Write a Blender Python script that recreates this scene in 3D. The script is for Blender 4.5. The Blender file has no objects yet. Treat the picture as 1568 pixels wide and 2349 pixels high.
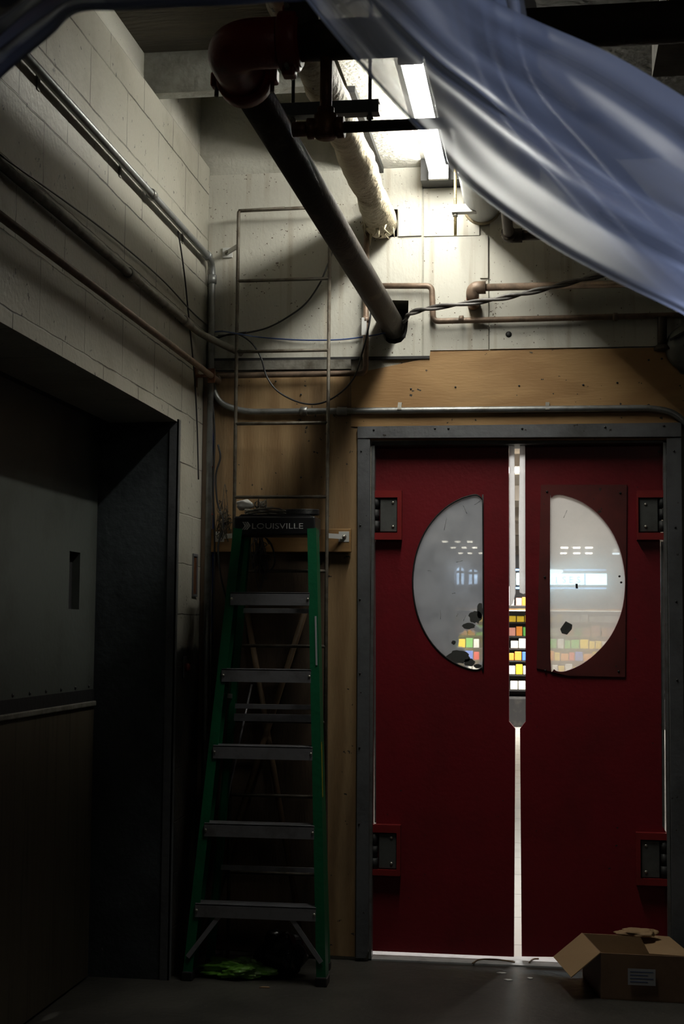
import bpy, bmesh, math, random
from mathutils import Vector, Matrix, noise
from mathutils.geometry import tessellate_polygon
random.seed(7)
SC = bpy.context.scene
COL = SC.collection
PI = math.pi
# ------------------------------------------------------------------ camera
FPX, CX, CY = 3262.0, 784.0, 1174.5
D0, H0 = 5.94, 1.356
Yc = Vector((474, -273.5, -FPX)).normalized()
_s = -0.0035
_z = (474 + 273.5*_s)/FPX
Xc = Vector((1, -_s, _z)).normalized()
Zc = Xc.cross(Yc).normalized()
CAMP = Vector((0, -D0, H0))
def ray(px, py):
    c = Vector((px-CX, -(py-CY), -FPX))
    return Vector((c.dot(Xc), c.dot(Yc), c.dot(Zc)))
def W(px, py, y=0.0):
    r = ray(px, py); t = (y-CAMP.y)/r.y
    return CAMP + r*t
def PX(px, py, x):
    r = ray(px, py); t = (x-CAMP.x)/r.x
    return CAMP + r*t
def PZ(px, py, z=0.0):
    r = ray(px, py); t = (z-CAMP.z)/r.z
    return CAMP + r*t
def PD(px, py, d): return W(px, py, d-D0)
cam = bpy.data.cameras.new('camera'); co = bpy.data.objects.new('camera', cam); COL.objects.link(co)
M = Matrix(((Xc.x, Xc.y, Xc.z), (Yc.x, Yc.y, Yc.z), (Zc.x, Zc.y, Zc.z)))
co.matrix_world = Matrix.Translation(CAMP) @ M.to_4x4()
cam.sensor_fit = 'VERTICAL'; cam.sensor_height = 36; cam.sensor_width = 24.03
cam.lens = FPX/2349*36
cam.clip_start = 0.05; cam.clip_end = 200
cam.dof.use_dof = True; cam.dof.focus_distance = 5.9; cam.dof.aperture_fstop = 11
SC.camera = co
SC.view_settings.view_transform = 'Standard'; SC.view_settings.look = 'None'
SC.view_settings.exposure = 0.0; SC.view_settings.gamma = 1.0; SC.view_settings.use_curve_mapping = False
SC.cycles.use_denoising = True
SC.cycles.max_bounces = 8; SC.cycles.transparent_max_bounces = 14
SC.cycles.use_adaptive_sampling = True; SC.cycles.adaptive_threshold = .02
SC.cycles.diffuse_bounces = 3; SC.cycles.transmission_bounces = 6
SC.cycles.sample_clamp_indirect = 4.0
SC.cycles.caustics_reflective = False; SC.cycles.caustics_refractive = False

# ------------------------------------------------------------------ mesh helpers
ORG = {}
class MB:
    def __init__(s): s.v = []; s.f = []; s.sm = []
    def add(s, vs, fs, smooth=False):
        b = len(s.v); s.v += [Vector(v) for v in vs]
        for f in fs: s.f.append([b+i for i in f]); s.sm.append(smooth)
        return s
    def box(s, a, b, bev=0.0):
        x0, x1 = sorted((a[0], b[0])); y0, y1 = sorted((a[1], b[1])); z0, z1 = sorted((a[2], b[2]))
        e = min(bev, (x1-x0)*.45, (y1-y0)*.45, (z1-z0)*.45)
        if e <= 0:
            vs = [(x, y, z) for z in (z0, z1) for y in (y0, y1) for x in (x0, x1)]
            return s.add(vs, [(0,2,3,1),(4,5,7,6),(0,1,5,4),(2,6,7,3),(0,4,6,2),(1,3,7,5)])
        bm = bmesh.new()
        vv = [bm.verts.new((x, y, z)) for z in (z0, z1) for y in (y0, y1) for x in (x0, x1)]
        for f in [(0,2,3,1),(4,5,7,6),(0,1,5,4),(2,6,7,3),(0,4,6,2),(1,3,7,5)]: bm.faces.new([vv[i] for i in f])
        bmesh.ops.bevel(bm, geom=list(bm.edges), offset=e, segments=2, affect='EDGES', profile=.5)
        return s.bm(bm)
    def bm(s, bm, mtx=None, smooth=False):
        bm.verts.ensure_lookup_table(); bm.verts.index_update()
        vs = [(mtx @ v.co) if mtx else v.co.copy() for v in bm.verts]
        fs = [[v.index for v in f.verts] for f in bm.faces]
        bm.free(); return s.add(vs, fs, smooth)
    def obox(s, p0, p1, w, h, up=(0,0,1), bev=0.0):
        """bar from p0 to p1, w across, h along 'up'"""
        p0, p1 = Vector(p0), Vector(p1); d = (p1-p0); L = d.length; d.normalize()
        up = Vector(up); side = d.cross(up)
        if side.length < 1e-5: side = d.cross(Vector((0,1,0)))
        side.normalize(); u = side.cross(d).normalized()
        m = MB(); m.box((-w/2, 0, -h/2), (w/2, L, h/2), bev)
        mt = Matrix(((side.x, d.x, u.x, p0.x), (side.y, d.y, u.y, p0.y), (side.z, d.z, u.z, p0.z), (0,0,0,1)))
        return s.add([mt @ v for v in m.v], m.f)
    def tube(s, pts, r, seg=12, cap=True, closed=False):
        pts = [Vector(p) for p in pts]; n = len(pts)
        rr = r if isinstance(r, (list, tuple)) else [r]*n
        t = []
        for i in range(n):
            a = pts[(i-1) % n] if (closed or i > 0) else pts[i]
            b = pts[(i+1) % n] if (closed or i < n-1) else pts[i]
            d = b-a
            if d.length < 1e-9: d = Vector((0,0,1))
            t.append(d.normalized())
        ref = Vector((0,0,1)) if abs(t[0].z) < .9 else Vector((1,0,0))
        u = t[0].cross(ref).normalized(); vs = []
        for i in range(n):
            if i: 
                ax = t[i-1].cross(t[i])
                if ax.length > 1e-7:
                    u = Matrix.Rotation(t[i-1].angle(t[i]), 3, ax.normalized()) @ u
            u = (u - t[i]*u.dot(t[i])).normalized(); w = t[i].cross(u)
            for k in range(seg):
                a = 2*PI*k/seg
                vs.append(pts[i] + (u*math.cos(a) + w*math.sin(a))*rr[i])
        fs = []
        for i in range(n if closed else n-1):
            j = (i+1) % n
            for k in range(seg):
                k2 = (k+1) % seg
                fs.append((i*seg+k, i*seg+k2, j*seg+k2, j*seg+k))
        s.add(vs, fs, True)
        if cap and not closed:
            b = len(s.v)-len(vs)
            s.f.append([b+k for k in range(seg)][::-1]); s.sm.append(False)
            s.f.append([b+(n-1)*seg+k for k in range(seg)]); s.sm.append(False)
        return s
    def cyl(s, a, b, r, seg=16): return s.tube([a, b], r, seg)
    def lathe(s, o, axis, prof, seg=24):
        """prof: list of (r, h) along axis from o"""
        ax = Vector(axis).normalized(); ref = Vector((0,0,1)) if abs(ax.z) < .9 else Vector((1,0,0))
        u = ax.cross(ref).normalized(); w = ax.cross(u); o = Vector(o); vs = []; n = len(prof)
        for r, h in prof:
            for k in range(seg):
                a = 2*PI*k/seg; vs.append(o + ax*h + (u*math.cos(a)+w*math.sin(a))*max(r, 1e-4))
        fs = [(i*seg+k, i*seg+(k+1)%seg, (i+1)*seg+(k+1)%seg, (i+1)*seg+k) for i in range(n-1) for k in range(seg)]
        fs.append(list(range(seg))[::-1]); fs.append([(n-1)*seg+k for k in range(seg)])
        return s.add(vs, fs, True)
    def prism(s, outer, y0, y1, holes=(), mp=None):
        """outer/holes: (x, z) outlines; extruded y0..y1. mp maps (a, b, t)->Vector"""
        mp = mp or (lambda a, b, t: Vector((a, t, b)))
        loops = [list(outer)]+[list(h) for h in holes]
        flat = [p for l in loops for p in l]; n = len(flat)
        tri = tessellate_polygon([[Vector((p[0], p[1], 0)) for p in l] for l in loops])
        vs = [mp(p[0], p[1], y0) for p in flat]+[mp(p[0], p[1], y1) for p in flat]
        fs = [tuple(t) for t in tri]+[tuple(i+n for i in reversed(t)) for t in tri]
        b = 0
        for l in loops:
            m = len(l)
            for i in range(m):
                j = (i+1) % m; fs.append((b+i, b+j, b+j+n, b+i+n))
            b += m
        return s.add(vs, fs)
    def build(s, name, mat, parent=None, loc=None, bev=0, fix=True):
        if loc is not None: org = Vector(loc)
        elif parent is not None: org = ORG[parent.name]
        else:
            xs = [v.x for v in s.v]; ys = [v.y for v in s.v]; zs = [v.z for v in s.v]
            org = Vector(((min(xs)+max(xs))/2, (min(ys)+max(ys))/2, min(zs)))
        me = bpy.data.meshes.new(name)
        me.from_pydata([v-org for v in s.v], [], s.f)
        for p, sm in zip(me.polygons, s.sm): p.use_smooth = sm
        me.materials.append(mat)
        if fix:
            bm = bmesh.new(); bm.from_mesh(me); bmesh.ops.recalc_face_normals(bm, faces=bm.faces); bm.to_mesh(me); bm.free()
        o = bpy.data.objects.new(name, me); COL.objects.link(o)
        if parent is not None:
            o.parent = parent; o.location = org-ORG[parent.name]
        else: o.location = org
        ORG[o.name] = org
        return o
def empty(name, loc, label=None, cat=None, group=None, kind=None):
    o = bpy.data.objects.new(name, None); COL.objects.link(o); o.location = Vector(loc); ORG[o.name] = Vector(loc)
    o.empty_display_size = .1
    return tag(o, label, cat, group, kind)
def tag(o, label=None, cat=None, group=None, kind=None):
    if label: o['label'] = label
    if cat: o['category'] = cat
    if group: o['group'] = group
    if kind: o['kind'] = kind
    return o
def struct(name, mb, mat, label=None): return tag(mb.build(name, mat, loc=(0,0,0)), label, None, None, 'structure')
def dup(root, loc, label=None, group=None):
    r = root.copy(); COL.objects.link(r); r.location = Vector(loc); ORG[r.name] = Vector(loc)
    if label: r['label'] = label
    if group: r['group'] = group
    for ch in list(root.children):
        c = ch.copy(); COL.objects.link(c); c.parent = r
        for g in ch.children:
            d = g.copy(); COL.objects.link(d); d.parent = c
    return r
def rpath(pts, r, n=6):
    """round the corners of a polyline"""
    pts = [Vector(p) for p in pts]; out = [pts[0]]
    for i in range(1, len(pts)-1):
        a, b, c = pts[i-1], pts[i], pts[i+1]
        da, dc = (a-b), (c-b); q = min(r, da.length*.45, dc.length*.45)
        p0, p1 = b+da.normalized()*q, b+dc.normalized()*q
        for k in range(n+1):
            t = k/n; out.append(p0*(1-t)**2+b*2*t*(1-t)+p1*t*t)
    out.append(pts[-1]); return out
def cat(pts, n=8, closed=False):
    pts = [Vector(p) for p in pts]; m = len(pts); out = []
    rng = range(m) if closed else range(m-1)
    for i in rng:
        p0 = pts[(i-1) % m] if (closed or i) else pts[0]*2-pts[1]
        p1 = pts[i]; p2 = pts[(i+1) % m]
        p3 = pts[(i+2) % m] if (closed or i+2 < m) else p2*2-p1
        for k in range(n):
            t = k/n
            out.append(.5*((2*p1)+(p2-p0)*t+(2*p0-5*p1+4*p2-p3)*t*t+(3*p1-p0-3*p2+p3)*t**3))
    if not closed: out.append(pts[-1])
    return out
def xz(px, py, y=0.0):
    p = W(px, py, y); return (p.x, p.z)

# ------------------------------------------------------------------ materials
def nt(name):
    m = bpy.data.materials.new(name); m.use_nodes = True; n = m.node_tree; n.nodes.clear(); return m, n
def N(n, t, **k):
    x = n.nodes.new(t)
    for a, b in k.items():
        if a in x.inputs.keys(): x.inputs[a].default_value = b
        else: setattr(x, a, b)
    return x
def L(n, a, ao, b, bi): n.links.new(a.outputs[ao], b.inputs[bi])
def c4(c): return (c[0], c[1], c[2], 1)
def ramp(n, src, so, p0, p1, inv=False):
    r = N(n, 'ShaderNodeMapRange'); r.inputs['From Min'].default_value = p0; r.inputs['From Max'].default_value = p1
    r.inputs['To Min'].default_value = 1 if inv else 0; r.inputs['To Max'].default_value = 0 if inv else 1
    L(n, src, so, r, 'Value'); return r
def mixc(n, fac, a, b, bt='MIX'):
    m = N(n, 'ShaderNodeMix', data_type='RGBA', blend_type=bt)
    if isinstance(fac, float): m.inputs[0].default_value = fac
    else: L(n, fac[0], fac[1], m, 0)
    for v, i in ((a, 6), (b, 7)):
        if isinstance(v, tuple) and len(v) == 2: L(n, v[0], v[1], m, i)
        else: m.inputs[i].default_value = c4(v)
    return m
def mat(name, col, rough=.6, metal=0.0, dirt=None, dsc=3.0, damt=.5, bump=0.0, bsc=40.0, stretch=(1,1,1), specks=0.0,
        spc=(.03,.025,.02), brick=None, wood=0.0, wcol=None, streak=0.0, spsc=38.0, zpaint=None, spec=.5, scratch=None):
    m, n = nt(name)
    out = N(n, 'ShaderNodeOutputMaterial'); p = N(n, 'ShaderNodeBsdfPrincipled', Roughness=rough, Metallic=metal)
    p.inputs['Specular IOR Level'].default_value = spec
    L(n, p, 0, out, 0)
    tc = N(n, 'ShaderNodeTexCoord'); mp = N(n, 'ShaderNodeMapping'); mp.inputs['Scale'].default_value = stretch
    L(n, tc, 'Object', mp, 'Vector')
    rgb = N(n, 'ShaderNodeRGB'); rgb.outputs[0].default_value = c4(col); cur = (rgb, 0)
    if wood:
        w = N(n, 'ShaderNodeTexWave', Scale=wood, Distortion=6.0, Detail=3.0); w.bands_direction = 'X'
        w.inputs['Detail Scale'].default_value = 1.6
        wm = N(n, 'ShaderNodeMapping'); wm.inputs['Scale'].default_value = stretch; L(n, tc, 'Object', wm, 0); L(n, wm, 0, w, 0)
        f = ramp(n, w, 'Fac', .1, .9); x = mixc(n, (f, 0), cur, wcol or tuple(c*.55 for c in col)); cur = (x, 2)
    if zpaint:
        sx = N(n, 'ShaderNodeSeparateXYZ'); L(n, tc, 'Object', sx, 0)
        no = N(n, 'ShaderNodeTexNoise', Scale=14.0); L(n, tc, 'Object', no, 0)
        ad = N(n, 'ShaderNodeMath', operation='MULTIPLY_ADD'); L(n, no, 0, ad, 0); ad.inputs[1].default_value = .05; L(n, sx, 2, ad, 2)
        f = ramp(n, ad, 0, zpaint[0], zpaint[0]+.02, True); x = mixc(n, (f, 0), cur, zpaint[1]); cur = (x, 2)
    hts = []
    if brick:
        sx = N(n, 'ShaderNodeSeparateXYZ'); L(n, tc, 'Object', sx, 0); cb = N(n, 'ShaderNodeCombineXYZ')
        L(n, sx, 1, cb, 0); zz = N(n, 'ShaderNodeMath', operation='ADD'); L(n, sx, 2, zz, 0); zz.inputs[1].default_value = brick[0]; L(n, zz, 0, cb, 1)
        nn = N(n, 'ShaderNodeTexNoise', Scale=9.0, Detail=3.0); L(n, tc, 'Object', nn, 0)
        vm = N(n, 'ShaderNodeVectorMath', operation='MULTIPLY_ADD'); L(n, nn, 'Color', vm, 0); vm.inputs[1].default_value = (.012,.012,0); L(n, cb, 0, vm, 2)
        b = N(n, 'ShaderNodeTexBrick', Scale=1.0); L(n, vm, 0, b, 0)
        b.inputs['Mortar Size'].default_value = .0035; b.inputs['Mortar Smooth'].default_value = .6
        b.inputs['Brick Width'].default_value = .406; b.inputs['Row Height'].default_value = .2035
        n2 = N(n, 'ShaderNodeTexNoise', Scale=3.2, Detail=4.0); L(n, tc, 'Object', n2, 0); f2 = ramp(n, n2, 0, .42, .56)
        mu = N(n, 'ShaderNodeMath', operation='MULTIPLY'); L(n, b, 'Fac', mu, 0); L(n, f2, 0, mu, 1)
        x = mixc(n, (mu, 0), cur, (.07,.065,.055)); cur = (x, 2); hts.append((b, 'Fac', -1.2))
    if dirt:
        no = N(n, 'ShaderNodeTexNoise', Scale=dsc, Detail=7.0, Roughness=.65); L(n, mp, 0, no, 0)
        f = ramp(n, no, 0, .62-.3*damt, .82-.2*damt); q = N(n, 'ShaderNodeMath', operation='MULTIPLY'); L(n, f, 0, q, 0); q.inputs[1].default_value = min(1, .4+damt)
        x = mixc(n, (q, 0), cur, dirt); cur = (x, 2)
    if streak:
        sm = N(n, 'ShaderNodeMapping'); sm.inputs['Scale'].default_value = (26, 26, 1.3); L(n, tc, 'Object', sm, 0)
        no = N(n, 'ShaderNodeTexNoise', Scale=1.0, Detail=5.0); L(n, sm, 0, no, 0); f = ramp(n, no, 0, .55, .75)
        q = N(n, 'ShaderNodeMath', operation='MULTIPLY'); L(n, f, 0, q, 0); q.inputs[1].default_value = streak
        x = mixc(n, (q, 0), cur, dirt or (.1,.08,.05)); cur = (x, 2)
    if specks:
        vo = N(n, 'ShaderNodeTexNoise', Scale=spsc, Detail=2.5, Roughness=.6); L(n, tc, 'Object', vo, 0)
        n3 = N(n, 'ShaderNodeTexNoise', Scale=4.0, Detail=2.0); L(n, tc, 'Object', n3, 0)
        ad = N(n, 'ShaderNodeMath', operation='MULTIPLY_ADD'); L(n, n3, 0, ad, 0); ad.inputs[1].default_value = .25; L(n, vo, 0, ad, 2)
        f = ramp(n, ad, 0, .86-.1*specks, .89-.1*specks); x = mixc(n, (f, 0), cur, spc); cur = (x, 2)
    if scratch:
        sm = N(n, 'ShaderNodeMapping'); sm.inputs['Scale'].default_value = scratch[1]; L(n, tc, 'Object', sm, 0)
        no = N(n, 'ShaderNodeTexNoise', Scale=1.0, Detail=2.0); L(n, sm, 0, no, 0)
        n4 = N(n, 'ShaderNodeTexNoise', Scale=2.3, Detail=1.0); L(n, tc, 'Object', n4, 0)
        ad = N(n, 'ShaderNodeMath', operation='MULTIPLY_ADD'); L(n, n4, 0, ad, 0); ad.inputs[1].default_value = .5; L(n, no, 0, ad, 2)
        f = ramp(n, ad, 0, scratch[2], scratch[2]+.02); x = mixc(n, (f, 0), cur, scratch[0]); cur = (x, 2)
    L(n, cur[0], cur[1], p, 'Base Color')
    if bump or hts:
        no = N(n, 'ShaderNodeTexNoise', Scale=bsc, Detail=5.0); L(n, mp, 0, no, 0)
        h = (no, 0)
        bp = N(n, 'ShaderNodeBump'); bp.inputs['Strength'].default_value = bump or .1; bp.inputs['Distance'].default_value = .01
        L(n, h[0], h[1], bp, 'Height'); last = bp
        for a, o_, sg in hts:
            b2 = N(n, 'ShaderNodeBump'); b2.inputs['Strength'].default_value = .9; b2.inputs['Distance'].default_value = .006; b2.invert = sg < 0
            L(n, a, o_, b2, 'Height'); L(n, last, 0, b2, 'Normal'); last = b2
        L(n, last, 0, p, 'Normal')
    return m
def emis(name, col, st):
    m, n = nt(name); o = N(n, 'ShaderNodeOutputMaterial'); e = N(n, 'ShaderNodeEmission', Strength=st); e.inputs[0].default_value = c4(col); L(n, e, 0, o, 0); return m
T = {}
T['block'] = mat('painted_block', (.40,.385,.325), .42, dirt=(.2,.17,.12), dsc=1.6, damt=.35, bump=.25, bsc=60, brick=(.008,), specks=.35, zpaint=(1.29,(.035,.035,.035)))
T['wallb'] = mat('painted_concrete', (.5,.49,.43), .6, dirt=(.2,.18,.13), dsc=2.5, damt=.4, bump=.4, bsc=70, specks=.3)
T['board'] = mat('painted_board', (.56,.545,.48), .55, dirt=(.27,.2,.12), dsc=2.2, damt=.28, bump=.15, bsc=90, stretch=(1,1,.45), specks=.55, spsc=85, spc=(.09,.06,.035), streak=.5)
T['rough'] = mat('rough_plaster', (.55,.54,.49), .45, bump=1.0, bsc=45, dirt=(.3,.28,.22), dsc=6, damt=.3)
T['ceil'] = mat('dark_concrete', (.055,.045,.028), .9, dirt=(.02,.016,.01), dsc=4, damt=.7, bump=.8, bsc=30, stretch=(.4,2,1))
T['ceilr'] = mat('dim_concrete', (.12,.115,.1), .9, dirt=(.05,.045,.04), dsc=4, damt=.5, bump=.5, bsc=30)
T['beam'] = mat('grey_concrete', (.3,.3,.27), .8, dirt=(.12,.11,.09), dsc=5, damt=.5, bump=.6, bsc=35)
T['floor'] = mat('stained_concrete', (.068,.063,.055), .42, dirt=(.03,.028,.025), dsc=2.2, damt=.75, bump=.25, bsc=25, specks=.25, spc=(.16,.15,.14), scratch=((.13,.125,.115),(5,1.2,1),1.02))
T['ply'] = mat('plywood', (.42,.25,.105), .6, wood=1.3, wcol=(.33,.185,.072), stretch=(.5,1,3.2), dirt=(.12,.07,.03), dsc=1.6, damt=.3, bump=.1, specks=.3)
T['plyv'] = mat('plywood_vertical', (.36,.235,.115), .65, wood=1.1, wcol=(.27,.165,.075), stretch=(3,1,.45), dirt=(.07,.045,.025), dsc=1.3, damt=.5, bump=.15, specks=.35)
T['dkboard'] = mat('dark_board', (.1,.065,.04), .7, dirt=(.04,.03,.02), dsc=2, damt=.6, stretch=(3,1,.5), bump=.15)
T['timber'] = mat('timber', (.4,.22,.08), .65, wood=2, stretch=(.4,1,3), dirt=(.1,.06,.03), damt=.4)
T['steel'] = mat('door_frame_steel', (.15,.155,.165), .48, .35, dirt=(.07,.07,.07), dsc=4, damt=.5, bump=.15, specks=.3)
T['galv'] = mat('galvanized_steel', (.28,.29,.29), .42, .7, dirt=(.16,.15,.13), dsc=14, damt=.5, bump=.15)
T['galvd'] = mat('dusty_conduit', (.24,.23,.2), .6, .3, dirt=(.09,.08,.06), dsc=12, damt=.6, bump=.3)
T['rail'] = mat('rusty_painted_steel', (.13,.115,.09), .6, .2, dirt=(.06,.04,.025), dsc=22, damt=.65, bump=.3)
T['copper'] = mat('grimy_copper', (.23,.16,.115), .5, .3, dirt=(.1,.075,.055), dsc=15, damt=.6, bump=.2)
T['pipe'] = mat('black_iron_pipe', (.042,.032,.025), .75, .0, dirt=(.17,.135,.1), dsc=7, damt=.3, bump=.35, bsc=60)
T['rust'] = mat('rusty_fitting', (.12,.045,.02), .45, .3, dirt=(.25,.12,.04), dsc=18, damt=.5, bump=.4)
T['redfit'] = mat('red_fitting', (.22,.015,.012), .45, dirt=(.05,.008,.006), dsc=6, damt=.5, bump=.3, bsc=30)
T['insul'] = mat('pipe_insulation', (.56,.5,.36), .65, dirt=(.2,.14,.06), dsc=5, damt=.6, bump=1.0, bsc=38, specks=.3)
T['pvc'] = mat('white_pipe_jacket', (.62,.64,.65), .35, dirt=(.3,.3,.28), dsc=3, damt=.25)
T['brass'] = mat('zinc_threaded_rod', (.42,.34,.17), .4, .7, bump=.5, bsc=200, stretch=(.1,.1,1))
T['red'] = mat('red_door_plastic', (.2,.009,.016), .42, dirt=(.13,.01,.013), dsc=2.4, damt=.5, bump=.12, bsc=50, specks=.2)
T['redb'] = mat('red_guard_plastic', (.24,.018,.018), .4, dirt=(.14,.015,.015), dsc=6, damt=.4)
T['redp'] = mat('worn_red_plate', (.13,.022,.02), .5, dirt=(.06,.015,.014), dsc=3, damt=.6, specks=.3)
T['hinge'] = mat('hinge_plate_grey', (.13,.135,.13), .5, .4, dirt=(.06,.06,.055), dsc=9, damt=.5)
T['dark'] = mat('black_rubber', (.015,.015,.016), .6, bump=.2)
T['blackp'] = mat('black_plastic', (.018,.018,.02), .35, dirt=(.07,.065,.055), dsc=9, damt=.25)
T['screw'] = mat('screw_metal', (.5,.48,.42), .35, .8)
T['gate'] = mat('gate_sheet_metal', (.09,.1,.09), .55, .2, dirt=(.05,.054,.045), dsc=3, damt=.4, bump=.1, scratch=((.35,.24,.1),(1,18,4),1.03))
T['gatel'] = mat('gate_lower_board', (.07,.055,.034), .7, wood=3, stretch=(1,6,.3), dirt=(.05,.035,.02), damt=.5)
T['jamb'] = mat('jamb_steel', (.09,.105,.115), .5, .3, dirt=(.04,.045,.05), dsc=3, damt=.6, bump=.2, scratch=((.3,.31,.3),(24,1,12),1.04))
T['green'] = mat('green_fibreglass', (.0,.12,.045), .45, dirt=(.01,.06,.03), dsc=7, damt=.3, bump=.15)
T['alu'] = mat('aluminium', (.42,.42,.45), .42, .7, dirt=(.2,.19,.18), dsc=10, damt=.4, bump=.1)
T['white'] = mat('white_plastic', (.6,.6,.58), .5, dirt=(.3,.28,.24), dsc=8, damt=.3)
T['print'] = mat('grey_print', (.65,.65,.65), .5, dirt=(.1,.1,.1), dsc=30, damt=.5)
T['blue'] = mat('blue_cable', (.02,.06,.3), .4)
T['bluer'] = mat('blue_grey_cable', (.06,.1,.25), .4)
T['cable'] = mat('black_cable', (.02,.02,.022), .42)
T['twist'] = mat('twisted_cable', (.1,.09,.085), .42, dirt=(.02,.02,.02), dsc=20, damt=.6)
T['pole'] = mat('wooden_pole', (.2,.13,.07), .6, dirt=(.08,.05,.03), damt=.5)
T['gbag'] = mat('green_plastic_bag', (.16,.4,.05), .25, dirt=(.6,.7,.45), dsc=16, damt=.25, bump=.8, bsc=25)
T['bbag'] = mat('black_plastic_bag', (.012,.012,.013), .22, bump=.9, bsc=14)
T['card'] = mat('cardboard', (.36,.23,.12), .75, dirt=(.24,.15,.08), dsc=3, damt=.3, bump=.08)
T['cardo'] = mat('cardboard_outside', (.2,.12,.07), .8, dirt=(.12,.07,.04), dsc=3, damt=.4)
T['paper'] = mat('paper_label', (.4,.41,.43), .6)
T['sill'] = mat('pale_threshold', (.5,.51,.52), .5, dirt=(.2,.2,.2), dsc=9, damt=.45, bump=.1)
T['screwd'] = mat('dark_screw', (.02,.02,.02), .5)
T['tube'] = emis('fluorescent_tube', (1.0,.98,.88), 78.0)
# clear plastic sheeting
def plastic(name, tr, tint, rr, haze=.35, hc=(.5,.55,.62), wr=6.0, bs=.08, tlf=.5):
    m, n = nt(name); o = N(n, 'ShaderNodeOutputMaterial')
    t = N(n, 'ShaderNodeBsdfTransparent'); t.inputs[0].default_value = c4(tint)
    rf = N(n, 'ShaderNodeBsdfRefraction', Roughness=rr, IOR=1.4); rf.inputs[0].default_value = c4(tint)
    df = N(n, 'ShaderNodeBsdfDiffuse'); df.inputs[0].default_value = c4(hc)
    tl = N(n, 'ShaderNodeBsdfTranslucent'); tl.inputs[0].default_value = c4(hc)
    g = N(n, 'ShaderNodeBsdfGlossy', Roughness=.16); g.inputs[0].default_value = (.9,.92,.95,1)
    tc = N(n, 'ShaderNodeTexCoord'); no = N(n, 'ShaderNodeTexNoise', Scale=wr, Detail=5.0); L(n, tc, 'Object', no, 0)
    bp = N(n, 'ShaderNodeBump'); bp.inputs['Strength'].default_value = bs; bp.inputs['Distance'].default_value = .02; L(n, no, 0, bp, 'Height')
    for x in (rf, df, tl, g): L(n, bp, 0, x, 'Normal')
    m1 = N(n, 'ShaderNodeMixShader'); m1.inputs[0].default_value = 1-tr; L(n, t, 0, m1, 1); L(n, rf, 0, m1, 2)
    m2 = N(n, 'ShaderNodeMixShader'); m2.inputs[0].default_value = tlf; L(n, df, 0, m2, 1); L(n, tl, 0, m2, 2)
    m3 = N(n, 'ShaderNodeMixShader'); L(n, m1, 0, m3, 1); L(n, m2, 0, m3, 2)
    f = ramp(n, no, 0, .3, .75); f.inputs['To Min'].default_value = haze*.88; f.inputs['To Max'].default_value = min(1, haze*1.18); L(n, f, 0, m3, 0)
    fr = N(n, 'ShaderNodeFresnel', IOR=1.22); L(n, bp, 0, fr, 'Normal')
    m4 = N(n, 'ShaderNodeMixShader'); L(n, fr, 0, m4, 0); L(n, m3, 0, m4, 1); L(n, g, 0, m4, 2)
    L(n, m4, 0, o, 0); return m
T['sheet'] = plastic('clear_plastic_sheeting', .36, (.88,.9,.93), .55, .56, (.55,.58,.6), tlf=.62, bs=.03)
T['sheetd'] = plastic('dark_plastic_sheeting', .3, (.3,.32,.36), .3, .6, (.2,.22,.28))  # darker tint and less transparent than the main sheeting
T['seal'] = plastic('white_vinyl_seal', .5, (.9,.9,.9), .4, .9, (.9,.9,.9), 30, tlf=.75)
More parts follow.
